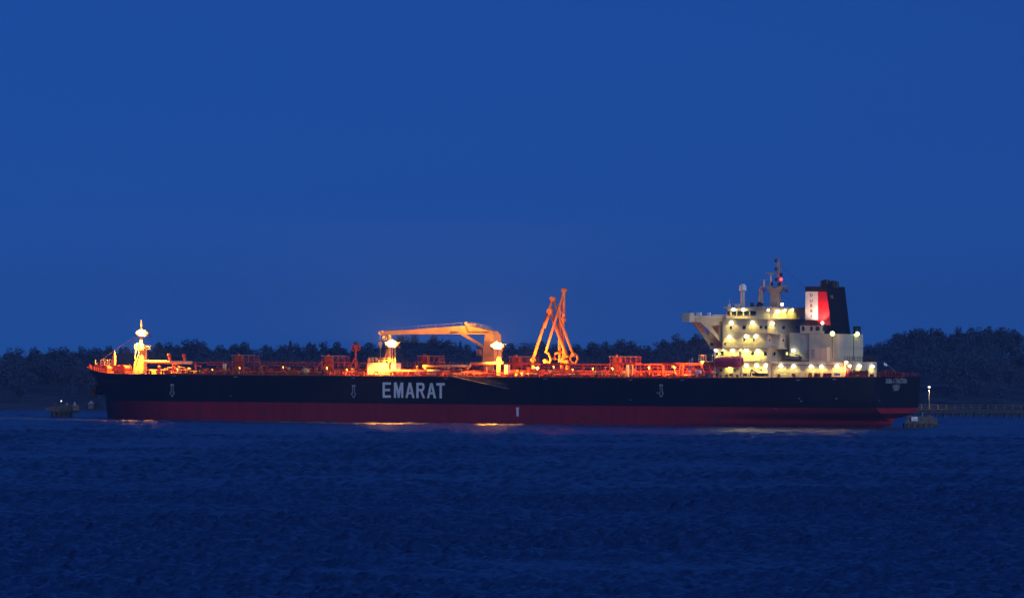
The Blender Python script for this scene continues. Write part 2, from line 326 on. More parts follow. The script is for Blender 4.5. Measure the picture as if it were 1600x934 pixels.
zt = [ZB, 5.8, 6.6, 7.6, 8.4, 9.2, 10, 10.6, 11.2, 11.5, 12.2, 13.0]
h1, rows = hull_mesh(zt, 'hull_topsides', M_BLACK)
h2, _ = hull_mesh([-2, -.8, 0, .6, 1.2, 1.6, 2.0, 2.3, 2.7, 3.1, 3.6, 4.2, ZB], 'boot_topping', M_RED)
for h in (h1, h2):
    md = h.modifiers.new('e', 'EDGE_SPLIT'); md.split_angle = math.radians(40)
top = rows[-1]; dk = MB(); n = len(top)
for p in top: dk.v += [Vector((p[0], p[1] * .997, zdeck(p[0]) - .12)), Vector((p[0], -p[1] * .997, zdeck(p[0]) - .12))]
dk.f += [(2 * i, 2 * i + 2, 2 * i + 3, 2 * i + 1) for i in range(n - 1)]; dk.build('main_deck', M_DECK, ship)
# gunwale bar along the deck edge, proud of the plating
gw = MB()
for a, b in zip(top, top[1:]):
    gw.tube((a[0], a[1] + .02, a[2]), (b[0], b[1] + .02, b[2]), .09, n=5)
gw.build('gunwale_bar', M_TRED, ship)
def hullpt(px, py, off=.05):
    Y = 21.0
    for _ in range(12): P = S(px, py, Y); Y = hb(P.x, P.z) + off
    return S(px, py, Y)
def mark(pxy, m, name='hull_mark', off=.05):          # flat painted mark from a closed pixel outline laid on the plating
    b = MB(); b.v = [hullpt(x, y, off) for x, y in pxy]; b.f = [tuple(range(len(pxy)))]; return b.build(name, m, ship)
def marks(quads, m, name, off=.05, label=None):
    b = MB()
    for q in quads: k = len(b.v); b.v += [hullpt(x, y, off) for x, y in q]; b.f.append(tuple(range(k, k + len(q))))
    o = b.build(name, m, ship)
    if label: o['label'] = label
    return o
GL = {'E': (14.5, [[(0, 0), (3.8, 0), (3.8, 24), (0, 24)], [(3.8, 0), (14, 0), (14, 3.8), (3.8, 3.8)], [(3.8, 10), (12.5, 10), (12.5, 13.8), (3.8, 13.8)], [(3.8, 20.2), (14, 20.2), (14, 24), (3.8, 24)]]),
 'M': (16, [[(0, 0), (3.4, 0), (3.4, 24), (0, 24)], [(12.3, 0), (15.7, 0), (15.7, 24), (12.3, 24)], [(3.4, 0), (4.6, 0), (9.2, 17), (7.85, 24), (6.5, 24), (3.4, 10)], [(12.3, 0), (11.1, 0), (7.2, 15), (7.85, 24), (9.2, 24), (12.3, 10)]]),
 'A': (15.5, [[(5.6, 0), (9.4, 0), (3.8, 24), (0, 24)], [(6.2, 0), (9.6, 0), (15.4, 24), (11.5, 24)], [(4.2, 14.6), (11.2, 14.6), (11.9, 18), (3.4, 18)]]),
 'R': (15, [[(0, 0), (3.8, 0), (3.8, 24), (0, 24)], [(3.8, 0), (10, 0), (12.6, 1.4), (13.6, 3.8), (3.8, 3.8)], [(13.6, 3.8), (13.9, 6.6), (13.4, 9.6), (9.8, 9.6), (10, 6.6), (9.8, 3.8)], [(3.8, 9.6), (13.4, 9.6), (12, 12.2), (10.3, 13.4), (3.8, 13.4)], [(6.6, 13.4), (10.3, 13.4), (14.8, 24), (10.8, 24)]]),
 'T': (14, [[(0, 0), (14.4, 0), (14.4, 4), (0, 4)], [(5.3, 4), (9.2, 4), (9.2, 24), (5.3, 24)]])}
for ch, px in zip('EMARAT', (597.8, 615.5, 633.4, 650.5, 667.0, 681.8)):
    wd, qs = GL[ch]; marks([[(px + x * .93, 597 + y + (px - 597) * .012) for x, y in q] for q in qs], M_WHITE, 'painted_letter', .06)
for px, py in ((269, 600), (552.5, 601.5), (1033, 600.5)):   # tug push marks: outlined arrows
    t = .85
    marks([[(px - 2.8, py), (px + 2.8, py), (px + 2.8, py + 2), (px - 2.8, py + 2)], [(px - 2, py), (px - 2 + t, py), (px - 2 + t, py + 13), (px - 2, py + 13)], [(px + 2 - t, py), (px + 2, py), (px + 2, py + 13), (px + 2 - t, py + 13)],
           [(px - 4.2, py + 12.6), (px - 2, py + 12.6), (px - 2, py + 13.2), (px - 4.2, py + 13.2)], [(px + 2, py + 12.6), (px + 4.2, py + 12.6), (px + 4.2, py + 13.2), (px + 2, py + 13.2)],
           [(px - 4.2, py + 13), (px - 3.2, py + 13), (px + .3, py + 19.4), (px - .3, py + 20)], [(px + 3.2, py + 13), (px + 4.2, py + 13), (px + .3, py + 20), (px - .3, py + 19.4)]], M_FADE, 'tug_mark')
marks([[(807, 638), (810.4, 638), (810.4, 650), (807, 650)], [(806.2, 636), (808, 636), (808, 639), (806.2, 639)], [(809, 635.6), (811, 636), (811, 639), (809, 639)]], M_WHITE, 'load_line_mark')
mark([(807, 651), (810.2, 651), (810.2, 662), (807, 662)], mat('bright_red_draft_paint', (.3, .01, .015), .6), 'draft_scale')
for px, py in ((272, 586.6), (368, 588.2), (552, 589.6), (696, 590.6), (852, 591.6), (985, 592.8), (1066, 593.2), (1247, 593), (1304, 592)):
    mark([(px - 3, py), (px + 3, py), (px + 3, py + .8), (px - 3, py + .8)], M_FADE, 'fairlead_plate')
for px, py in ((360, 618), (985, 624), (1027, 613), (1249, 622), (1307, 622), (1374, 625), (1252, 626), (1212, 638)):
    mark([(px - 1.4, py), (px + 1.4, py), (px + 1.4, py + .8), (px - 1.4, py + .8)], M_FADE, 'hull_mark')
def text_mb(txt, mapping, off=.0):
    cu_ = bpy.data.curves.new('t', 'FONT'); cu_.body = txt; cu_.align_x = 'CENTER'; cu_.size = 1; cu_.offset = off; cu_.resolution_u = 2
    o = bpy.data.objects.new('t', cu_); COL.objects.link(o); dg = bpy.context.evaluated_depsgraph_get(); me = bpy.data.meshes.new_from_object(o.evaluated_get(dg))
    b = MB(); b.v = [mapping(v.co.x, v.co.y) for v in me.vertices]; b.f = [tuple(p.vertices) for p in me.polygons]
    bpy.data.objects.remove(o); bpy.data.curves.remove(cu_); bpy.data.meshes.remove(me); return b
# name on the transom (port of registry below) and on the flare of the bow
M_NAME = mat('name_white_paint', (.33, .34, .37), .6)
for txt, py, w_, sz in (('DUBAI ATTRACTION', 598.4, 34, 1.2), ('NASSAU', 606.4, 11, 1.0), ('IMO', 610, 8, .45)):
    c0 = A(1400, py, 0); half = abs(A(1400 + w_ / 2, py, 0).y - A(1400 - w_ / 2, py, 0).y) / 2; nat = len(txt) * .31
    text_mb(txt, lambda x, y, c0=c0, half=half, nat=nat, sz=sz: Vector((-.06, c0.y - x * half / nat, c0.z + y * sz * 1.35)), .03).build('name_lettering', M_NAME, ship)
def bowmap(x, y):
    px = 172.5 + x * 2.75; py = 598.6 + (px - 172) * .06 - y * 7.4; return hullpt(px, py, .08)
text_mb('DUBAI ATTRACTION', bowmap, .02).build('name_lettering', mat('bow_name_paint', (.12, .12, .14), .6), ship)
# anchor and its bolster under the flare
b = MB(); b.prism([S(x, y, 5.2) for x, y in ((161, 597), (150, 601), (143, 611), (152, 616.5), (166, 613), (171, 606))], (0, -10.4, 0)); b.build('anchor_bolster', M_BLACK, ship)
an = MB(); p0 = S(150, 601, 5.6); p1 = S(145, 617, 5.6); an.tube(p0, p1, .32); an.path([S(141.5, 608, 6.6), S(142.5, 615, 6.2), p1, S(150, 618, 4.6), S(151, 611, 4.4)], .38); an.ball(p0, .5); an.build('anchor', M_RUST, ship)
M_STREAK = mat('rust_streak', (.035, .012, .008), .8, noise=.4)
for i in range(34):
    px = R.uniform(190, 1340); y0 = 590 + R.uniform(0, 3); h_ = R.uniform(5, 26); w_ = R.uniform(.25, .9)
    marks([[(px - w_, y0), (px + w_, y0), (px + w_ * .3, y0 + h_), (px - w_ * .3, y0 + h_)]], M_STREAK, 'rust_streak', .025)
M_SCUFF = mat('scuffed_boot_paint', (.16, .02, .03), .8, noise=.5, scale=2)
for i in range(26):
    px = R.uniform(200, 1340); y0 = 640 + R.uniform(-1, 12) + (px - 200) * .011; h_ = R.uniform(1, 7); w_ = R.uniform(.8, 7)
    marks([[(px - w_, y0), (px + w_ * .8, y0 + R.uniform(-.5, .5)), (px + w_, y0 + h_), (px - w_ * .7, y0 + h_ * .8)]], M_SCUFF, 'hull_scuff', .025)
# ---- railing, bollards along the port deck edge
rl = MB(); X = 30
while X < 205:
    z = zdeck(X); y = hb(X, 12) - .35; rl.tube((X, y, z - .1), (X, y, z + 1.05), .045, n=4)
    X2 = X + 1.55
    for k in (.4, .72, 1.05): rl.tube((X, y, z + k), (X2, hb(X2, 12) - .35, zdeck(X2) + k), .026, n=4)
    X = X2
rl.build('deck_railing', M_TRED, ship)
co = MB()
for i in range(18): X0 = 36 + i * 9.5; co.box(X0, X0 + 9.2, 19.6, 19.75, 12.0, 12.42)
co.build('spill_coaming', M_TRED, ship)
for i in range(26):
    X = 40 + i * 6.9 + R.uniform(-1.5, 1.5); y = hb(X, 12) - 1.3
    bol = MB(); bol.box(X - .5, X + 1.4, y - .4, y + .4, 12, 12.12)
    for d in (0, .9): bol.tube((X + d, y, 12.1), (X + d, y, 12.95), .3, n=8); bol.tube((X + d, y, 12.9), (X + d, y, 13.02), .38, n=8)
    bol.build('bollard', M_TRED, ship)
# dark fairlead at the rail
sbox(503, 507.5, 577, 590, 20.9, .9).build('rail_fairlead', M_DARK, ship); sbox(308, 311, 576, 586, 20.7, .6).build('rail_fairlead', M_DARK, ship)
# ---- piping
def zP(dz): return 12.0 + dz
pp = []
for k, (Y, dz, r, x0, x1, m) in enumerate(((1.5, 1.1, .3, 52, 206, M_TRED), (2.6, 1.1, .3, 52, 200, M_TRED), (-1.5, 1.3, .35, 52, 205, M_TRED), (4.6, 1.6, .22, 60, 190, M_TRED), (6.0, .9, .16, 52, 210, M_BUFF), (-3, 1.8, .25, 52, 204, M_TRED))):
    MB().tube((x0, Y, zP(dz)), (x1, Y, zP(dz)), r, n=8).build('cargo_pipe', m, ship, smooth=True)
# raised walkway on the centreline, with trestles
cw = MB(); cw.box(50, 206, -1.0, 1.0, zP(2.55), zP(2.7)); cw.build('catwalk', M_TRED, ship)
MB().rail([(50, 1, zP(2.7)), (206, 1, zP(2.7))], 1.0, 2.6, .04, 2).build('catwalk_railing', M_TRED, ship)
MB().rail([(50, -1, zP(2.7)), (206, -1, zP(2.7))], 1.0, 2.6, .04, 2).build('catwalk_railing', M_TRED, ship)
for i in range(23):
    X = 53 + i * 6.8; t = MB()
    for sy in (-1, 1): t.tube((X, sy * 1.0, zP(0)), (X, sy * .8, zP(2.6)), .12, n=5); t.tube((X, sy * 2.6, zP(0)), (X + .1, sy * .9, zP(2.5)), .09, n=5)
    t.tube((X, -2.6, zP(1)), (X, 6.2, zP(1)), .12, n=5); t.tube((X, 6, zP(0)), (X, 6, zP(1.9)), .1, n=5); t.build('pipe_trestle', M_TRED, ship)
# long pipe runs seen as bright lines
stube((1110, 569.5), (1036, 568.2), 5, .38, n=8).build('vapour_pipe', M_TRED, ship, smooth=True)
stube((1036, 569.2), (846, 569.2), 3, .22, n=8).build('vapour_pipe', M_TRED, ship, smooth=True)
stube((846, 569.2), (786, 567.2), 3, .24, n=8).build('vapour_pipe', M_TRED, ship, smooth=True)
stube((574, 567.5), (300, 566.2), 3, .12, n=6).build('fire_main', M_TRED, ship)
stube((300, 566.6), (226, 564.6), 4, .42, n=8).build('bow_pipe', M_BUFF, ship, smooth=True)
spath([(686, 579), (668, 579), (662, 571.5), (735, 571.5)], 9, .33).build('manifold_pipe', M_BUFF, ship, smooth=True)
spath([(729, 577), (737, 567.5), (786, 567.2)], 9, .42).build('manifold_pipe', M_BUFF, ship, smooth=True)
stube((612, 579.5), (686, 581.5), 14, .3, n=8).build('manifold_pipe', M_BUFF, ship, smooth=True)
MB().box(S(694, 583, 15).x, S(613, 583, 15).x, 12, 15, zP(1.35), zP(1.5)).build('drip_tray', M_BUFF, ship)
for i in range(15):   # manifold reducers
    px = 618 + i * 5.2 + R.uniform(-.8, .8); p = S(px, 583.5, 15.4); b = MB(); b.tube((p.x, 12, p.z), (p.x, 15.6, p.z), .28, n=8); b.tube((p.x, 15.6, p.z), (p.x, 15.8, p.z), .48, n=8); b.build('manifold_flange', R.choice((M_BUFF, M_TRED)), ship)
# ---- deck fittings: valves, vents, tank hatches, risers
def valve(px, Y, h, m):
    p = S(px, 585, Y); z = 12.0; b = MB(); b.tube((p.x, Y, z), (p.x, Y, z + h), .14, n=6); b.tube((p.x - .35, Y, z + h), (p.x + .35, Y, z + h), .32, n=8); b.tube((p.x, Y + .35, z + h * .6), (p.x, Y - .35, z + h * .6), .28, n=8); b.tube((p.x, Y, z + h * .3), (p.x + .7, Y, z + h * .3), .13); return b.build('deck_valve', m, ship)
def vent(px, Y, h, m):
    p = S(px, 585, Y); b = MB(); b.tube((p.x, Y, 12), (p.x, Y, 12 + h), .16, n=6); b.ball((p.x, Y, 12 + h), .38, 5, 8, (1, 1, .8)); b.tube((p.x, Y, 12 + h * .8), (p.x + .5, Y, 12 + h * .8), .1); return b.build('tank_vent', m, ship)
def hatch(px, Y, m):
    p = S(px, 585, Y); b = MB(); b.tube((p.x, Y, 12), (p.x, Y, 13.0), .62, n=12); b.tube((p.x, Y, 13.0), (p.x, Y, 13.12), .74, n=12); b.tube((p.x - .5, Y, 13.1), (p.x + .5, Y, 13.3), .07); return b.build('tank_hatch', m, ship)
def riser(px, Y, h, m):
    p = S(px, 585, Y); b = MB(); b.path([(p.x, Y, 12), (p.x, Y, 12 + h), (p.x + R.choice((-1, 1)) * R.uniform(.6, 1.6), Y - R.uniform(0, 1), 12 + h), (p.x + R.uniform(-.4, .4), Y - 2.5, 12 + h - .3)], R.uniform(.09, .2)); return b.build('pipe_riser', m, ship)
def locker(px, Y, m):
    p = S(px, 585, Y); a, h = R.uniform(.7, 1.6), R.uniform(.8, 1.9); b = MB(); b.box(p.x - a / 2, p.x + a / 2, Y - .5, Y + .5, 12.1, 12 + h); b.box(p.x - a / 2 - .06, p.x + a / 2 + .06, Y - .56, Y + .56, 12 + h, 12.08 + h); return b.build('deck_locker', m, ship)
px = 248
while px < 1092:
    if not 574 < px < 616:
        for _ in range(2 if px < 560 else 3):
            q = px + R.uniform(-2, 3); Y = R.uniform(-6, 8.5); m = M_TRED if R.random() < .72 else R.choice((M_BUFF, M_BUFF, M_RUST)); r = R.random()
            if r < .3: valve(q, Y, R.uniform(.8, 2.0), m)
            elif r < .45: vent(q, Y, R.uniform(1.1, 2.8), m)
            elif r < .6: hatch(q, Y, m)
            elif r < .85: riser(q, Y, R.uniform(.9, 3.0), m)
            else: locker(q, Y, m)
    px += R.uniform(4.5, 8)
for i in range(30):   # cross pipes and stays
    q = R.uniform(250, 1090); p = S(q, 585, 8)
    if 574 < q < 616: continue
    MB().tube((p.x, 2, zP(R.uniform(.6, 1.9))), (p.x + R.uniform(-1, 1), 16, zP(R.uniform(.5, 1.3))), R.uniform(.08, .2)).build('branch_pipe', M_TRED, ship)
# raised platforms with top rail, box and standpipe
def platform(px0, px1, pyt, Y, m, splay=False):
    b = MB(); a, c = S(px0, 575, Y).x, S(px1, 575, Y - 2.5).x; a, c = max(a, c), min(a, c); zt_ = S((px0 + px1) / 2, pyt, Y).z; zf = zt_ - 1.5
    for x in (a, c, (a + c) / 2):
        for y in (Y, Y - 2.5): b.tube((x, y, 12), (x, y, zf), .12, n=5)
    b.box(c, a, Y - 2.5, Y, zf - .15, zf)
    if splay: b.tube((a, Y, zf), (a + 3.4, Y, 12), .14); b.tube((a - 1.6, Y, zf), (a + 1.2, Y, 12), .14)
    b.rail([(a, Y, zf), (c, Y, zf), (c, Y - 2.5, zf), (a, Y - 2.5, zf)], 1.5, 1.7, .05, 3); o = b.build('hose_platform', m, ship)
    MB().tube((a + .3, Y + .05, zt_), (c - .3, Y + .05, zt_), .07).build('platform_top_rail', M_CREAM, ship)
    b = MB(); b.box(a - 2.4, a - .4, Y - 1.9, Y - .6, 12, zt_ - .25); b.tube((a - 1.4, Y - 1, zt_ - .25), (a - 1.4, Y - 1, zt_ + .5), .35); b.build('platform_cabinet', m, ship)
for a in ((363, 405, 555, 3, M_TRED), (503, 546, 556, 6, M_TRED, True), (653, 694, 556, -3, M_TRED), (796, 842, 557, 1, M_TRED), (953, 1001, 557, 4, M_TRED)): platform(*a)
for px in (266, 289): p = S(px, 564, 4); b = MB(); b.tube(p, p + Vector((.35, 0, 1.3)), .38); b.ball(p + Vector((.35, 0, 1.6)), .6, 5, 8, (1, 1, .7)); b.build('mushroom_vent', M_TRED, ship)
sbox(348, 354, 568, 575, 5, .8).build('deck_locker', M_CREAM, ship); sbox(371.5, 374.5, 580, 585, 18, .5).build('deck_locker', M_BUFF, ship)
for a in ((978, 984, 570, 584), (788, 797, 569.5, 584.5)): sbox(*a, 12, 1.2).build('white_cabinet', M_CREAM, ship)
spath([(984, 585), (984, 571), (988.3, 571), (988.3, 585)], 13, .2).build('gooseneck_pipe', M_BUFF, ship)
spath([(1050, 572), (1055, 574), (1053, 580), (1057, 585)], 12, .2).build('gooseneck_pipe', M_BUFF, ship)
for px in (1014, 1035, 1062, 1066): b = MB(); b.tube(S(px, 586, 9), S(px + 1, 570, 9), .32, n=8); b.build('pipe_support', M_TRED, ship)
spath([(478, 581), (470, 582), (464, 581.5)], 15, .25).build('hose', M_BUFF, ship); b = MB(); b.ball(S(477, 579.5, 15), 1.1, 6, 8, (1.2, .8, .8)); b.build('rope_pile', M_BUFF, ship)
# little tripod mast with round basket
p = S(555.5, 585, 4); zt_ = S(555.5, 546, 4).z; b = MB(); b.tube((p.x, 4, 12), (p.x, 4, zt_ + 1.6), .3, .22, n=8)
for dx, dy in ((2.3, 1.2), (-2.2, 1.0), (.2, -2)): b.tube((p.x + dx, 4 + dy, 12), (p.x + dx * .12, 4 + dy * .1, S(555, 560, 4).z), .16)
b.build('signal_mast', M_TRED, ship); b = MB()
for k in range(10):
    a = k * .628; q = Vector((p.x + 1.2 * math.cos(a), 4 + 1.2 * math.sin(a), zt_)); q2 = Vector((p.x + 1.2 * math.cos(a + .628), 4 + 1.2 * math.sin(a + .628), zt_))
    b.tube(q, q + Vector((0, 0, 1.3)), .06, n=4); [b.tube(q + Vector((0, 0, h)), q2 + Vector((0, 0, h)), .06, n=4) for h in (0, .65, 1.3)]
    b.tube(q, (p.x, 4, zt_ - .8), .05, n=4)
b.build('mast_basket', M_TRED, ship); MB().tube((p.x, 4, zt_ + 1.3), (p.x, 4, zt_ + 2.2), .55, .5, n=8).build('mast_lantern', M_DARK, ship)
# ---- bow gear
def bx(px, py, Y=6): return S(px, py, Y)
b = MB(); b.tube(bx(149, 574), bx(149, 562), .16); b.tube(bx(145, 575), bx(153, 567), .1); b.build('jackstaff', M_BUFF, ship)
for a in (157, 163, 170): b = MB(); b.path([bx(a, 577), bx(a, 562.5), bx(a + 4.5, 562.5), bx(a + 4.5, 577)], .13); b.tube(bx(a, 563), bx(a + 4.5, 572), .08); b.build('rail_frame', M_BUFF, ship)
b = MB(); b.tube(bx(179, 576), bx(179, 553), .36, n=8); b.tube(bx(179, 553), bx(179, 547.5), .2, .06); b.tube(bx(176.5, 576), bx(176.5, 556), .15); b.build('bow_vent_post', M_BUFF, ship)
for px, w_ in ((154, 3), (160, 4), (167, 4), (186, 5), (194, 5)):
    p = bx(px, 579, 8); b = MB(); b.tube((p.x, 6, p.z + .6), (p.x, 9, p.z + .6), .75, n=10); b.tube((p.x, 5.8, p.z + .6), (p.x, 6, p.z + .6), 1.05, n=12); b.tube((p.x, 9, p.z + .6), (p.x, 9.2, p.z + .6), 1.05, n=12); b.box(p.x - .9, p.x + .9, 6, 9, p.z - .9, p.z); b.build('mooring_winch', M_TRED, ship)
b = MB(); b.rail([(X, hb(X, 13) - .3, zdeck(X) + 1.75 * min(1, max(0, (X - 226) / 18)) ** 1.3) for X in (205, 212, 220, 228, 236, 241)], 1.0, 1.6, .05, 2); b.build('bow_railing', M_TRED, ship)
for a, c in ((198, 206.5), (209, 212.5), (216, 262)): b = MB(); x0, x1 = S(c, 582, .5).x, S(a, 582, .5).x; b.box(x0, x1, .4, .55, 12, 13.3); b.build('breakwater_plate', M_BUFF, ship)
for i in range(9): px = 264 + i * 5; b = MB(); p = S(px, 584, 0); b.box(p.x - .5, p.x + .3, -.8, 0, 12, 12.7 + R.random() * .7); b.build('deck_locker', M_BUFF if i % 3 else M_TRED, ship)
# foremast
FM = M_BUFF; Y0 = 1.2
b = MB(); b.prism([S(x, y, Y0 + .9) for x, y in ((207, 583), (209, 566), (213, 561), (218, 559), (218, 545), (224, 545), (224, 583))], (0, -1.8, 0)); b.build('foremast_trunk', FM, ship)
fm = MB(); fm.tube(S(220.7, 547, 1), S(220.7, 505, 1), .45, .22, n=8); fm.tube(S(220.7, 505, 1), S(220.7, 500, 1), .1); fm.build('foremast_pole', M_BUFF, ship)
b = MB(); p = S(222.5, 546, 1); b.box(p.x - 1.4, p.x + 1.4, -.6, 2.6, p.z, p.z + .15); b.rail([(p.x - 1.4, 2.6, p.z + .15), (p.x + 1.4, 2.6, p.z + .15)], 1.1, .9, .05); b.rail([(p.x - 1.4, 2.6, p.z + .15), (p.x - 1.4, -.6, p.z + .15)], 1.1, .9, .05); b.build('mast_platform', M_BUFF, ship)
b = MB(); b.path([S(215, 536, 2.6), S(213.3, 538, 2.6), S(210.8, 561, 2.6)], .13); b.path([S(217, 543, 2.4), S(217, 552, 2.4), S(214, 561, 2.4)], .13); b.build('mast_stay_pipe', M_CREAM, ship)
b = MB(); b.tube(S(225.4, 583, 2), S(225.4, 547, 2), .05); b.tube(S(226.6, 583, 2), S(226.6, 547, 2), .05); [b.tube(S(225.4, y, 2), S(226.6, y, 2), .04, n=4) for y in np.arange(549, 583, 2.2)]; b.build('mast_ladder', M_RUST, ship)
MB().tube(S(216, 522, 1), S(160, 561, 3), .045, n=4).build('stay_wire', M_STEEL, ship)
# floodlight cluster on a mast: crossbar, housings, light, glasses sized and toned to paint its glare
SODC = (1.0, .38, .045)
def floods(px, py, Y, n, up, down, lo=134):
    p = S(px, py, Y); b = MB(); w2 = (n - 1) * .6; b.tube(p + Vector((-w2 - .5, 0, -.75)), p + Vector((w2 + .5, 0, -.75)), .09); b.tube(p + Vector((-w2 - .5, 0, .35)), p + Vector((w2 + .5, 0, .35)), .07); par = b.build('floodlight_bracket', M_DARK, ship)
    for dx, dz, r_, gm in ((-1.7, -.1, .55, M_SOD2), (-.95, -.6, .6, M_SOD), (-.95, .5, .5, M_SOD), (-.1, -.15, .95, M_SOD0), (.1, .8, .45, M_SOD2), (.95, -.4, .65, M_SOD), (.95, .45, .55, M_SOD), (1.75, 0, .55, M_SOD)):
        dx, dz, r_ = dx * .86, dz * .86, r_ * .88; q = p + Vector((dx, .1, dz)); h = MB(); h.box(q.x - r_ * .8, q.x + r_ * .8, q.y - .55, q.y, q.z - r_ * .7, q.z + r_ * .75); h.build('floodlight', M_DARK, par)
        g = MB(); g.ball(q + Vector((0, .1, 0)), r_, 8, 12, (1, .5, .9)); g.build('lamp_glass', gm, par, smooth=True)
    light('SPOT', p + Vector((0, 1.2, .1)), up, SODC, par, .4, aim=(0, 0, 1), size=178, blend=.02)
    light('SPOT', p + Vector((0, 1.2, -.3)), down, SODC, par, .4, aim=(0, .06, -1), size=lo, blend=.3)
    MB().tube(p + Vector((0, 0, -.3)), p + Vector((0, -4, -1)), .12).build('bracket_arm', M_DARK, par)
    return par
floods(222.5, 520, 2.6, 4, 13000, 160000)
floods(613, 537, 13.2, 4, 130000, 125000)
floods(778, 540, 12.5, 4, 120000, 75000)
# ---- amidships house with lamp mast
sbox(574, 611, 566.5, 586.5, 10, 3.2).build('deckhouse', M_CREAM, ship, ); sbox(611, 626.5, 567, 586.5, 8, 3).build('deckhouse', M_CREAM, ship)
b = MB(); b.rail([S(575, 566, 9.8), S(609, 566, 9.8)], 1.1, 1.6, .06, 2); b.build('deckhouse_railing', M_BUFF, ship)
for px in (578, 582, 588, 598, 601): b = MB(); p = S(px, 566, 8.6); b.tube(p, p + Vector((0, 0, R.uniform(.7, 1.1))), .3, n=8); b.ball(p + Vector((0, 0, 1)), .42, 5, 8); b.build('roof_vent', M_BUFF, ship)
b = MB(); c0 = S(588, 584, 10.1); b.path([c0 + Vector((.7 * math.cos(t), 0, .7 * math.sin(t))) for t in np.linspace(0, 6.28, 13)], .1); b.build('lifebuoy', M_TRED, ship)
for px in (592.5, 602.5, 607): b = MB(); p, q = S(px, 567, 10.04), S(px, 586, 10.04); b.box(p.x - .04, p.x + .04, 10.0, 10.06, q.z, p.z); b.build('weld_rib', M_BUFF, ship)
b = MB(); b.tube(S(608.5, 566, 9), S(608.5, 523, 9), .5, .42, n=8); b.tube(S(599, 566, 9), S(606.5, 545, 9), .28); b.tube(S(617.5, 566, 9), S(617, 543, 9), .14); b.tube(S(613.5, 566, 9), S(613, 543, 9), .14); b.build('lamp_mast', M_BUFF, ship)
b = MB(); b.box(*(lambda p: (p.x - .7, p.x + .5, 8, 9.6, p.z, p.z + 1.0))(S(602, 531, 9))); b.tube(S(602, 528, 9), S(608, 528, 9), .1); b.build('mast_junction_box', M_BUFF, ship)
b = MB(); b.tube(S(779, 568, 9.2), S(779, 545, 9.2), .5, .4, n=8); b.tube(S(783, 568, 9.2), S(781, 546, 9.2), .14); b.tube(S(775, 568, 9.2), S(778, 555, 9.2), .12); b.tube(S(779, 568, 9.2), S(779, 586, 9.2), .5, n=8); b.build('lamp_mast', M_BUFF, ship)
b = MB(); b.box(*(lambda p: (p.x - .4, p.x + .3, 8.6, 9.3, p.z, p.z + .6))(S(781.5, 549, 9.2))); b.build('mast_junction_box', M_CREAM, ship)
# ---- deck crane
M_CRN = mat('orange_buff_crane_paint', (.72, .44, .15), .55, noise=.15)
crane = empty('deck_crane', (0, 0, 0), SHIP, ship)
YC = 1.6
b = MB(); t = YC * 1.9
poly([(596, 523), (594, 519), (600, 517.3), (640, 515.2), (726, 508.8), (736, 509.5), (768, 517.2), (770, 522), (757, 522.5), (700, 521.6), (640, 522)], 2.1, 3.4, b); b.build('crane_boom', M_CRN, crane)
b = MB(); b.tube(S(594.5, 520, 2.2), S(594.5, 520, -1.4), .55, n=12); b.tube(S(598, 518.5, 2.2), S(598, 518.5, -1.4), .4, n=10); b.build('boom_sheave', M_CRN, crane)
b = MB(); b.tube(S(721.5, 521, 2), S(756, 542.5, 2), .42, n=8); b.tube(S(721.5, 521, -1), S(756, 542.5, -1), .42, n=8); b.build('luffing_cylinder', M_CRN, crane)
b = MB(); pt = [S(x, y, 2.4) for x, y in ((758, 521.5), (770.5, 521.5), (772.5, 566), (754, 566), (754.5, 548))]; b.prism(pt, (0, -4.0, 0)); b.build('crane_king_post', M_CRN, crane)
b = MB(); p = S(763, 566, .4); b.tube((p.x, .4, 12), (p.x, .4, p.z), 1.45, n=16); b.build('crane_pedestal', M_CRN, crane, smooth=True)
b = MB(); p = S(752, 554.5, 2.4); q = S(771, 554.5, 2.4); b.box(q.x, p.x + 1, -1.8, 2.9, p.z - .12, p.z); b.rail([(p.x + 1, 2.9, p.z), (p.x + 1, -1.8, p.z)], 1.4, 1.2, .08, 2); b.rail([(p.x - .1, 2.9, p.z), (p.x + 1, 2.9, p.z)], 1.4, 1.1, .08, 2); b.build('crane_platform', M_CRN, crane)
b = MB(); b.box(*(lambda p: (p.x - .6, p.x + .5, -1, 2.2, p.z, p.z + .65))(S(730, 509.5, 2.3))); b.tube(S(728, 504.6, 2.2), S(728, 504.6, 1), .4); b.build('winch_housing', M_CRN, crane)
b = MB(); b.rail([S(736, 509.4, 2.1), S(767, 517, 2.1)], 1.0, 1.5, .035, 2); b.rail([S(604, 517, 2.1), S(640, 515, 2.1), S(722, 509, 2.1)], .8, 2.8, .03, 1); b.build('boom_railing', M_STEEL, crane)
b = MB(); b.tube(S(728.6, 510, 2.2), S(730.5, 517.2, 2.2), .12); b.tube(S(730.5, 518.6, 2.2), S(762, 519.2, 2.2), .16); b.build('boom_pipework', M_RUST, crane)
def boomtext(x, y): return S(710 + x * 3.35, 520.4 - y * 4.6, 2.14)
text_mb('GENERAL', boomtext, .04).build('boom_lettering', M_DARK, crane)
b = MB()
for dx in (0, .25): b.tube(S(594.4, 522, 1) + Vector((dx, 0, 0)), S(594.4, 538, 1) + Vector((dx, 0, 0)), .05, n=4)
b.tube(S(594.4, 544, 1), S(594.4, 566, 1), .06, n=4); b.build('hoist_wire', M_STEEL, crane)
b = MB(); b.tube(S(594.4, 537, 1.4), S(594.4, 537, .6), .6, n=10); b.tube(S(594.4, 538, 1), S(594.4, 544, 1), .45, .2); b.build('hook_block', M_BUFF, crane)
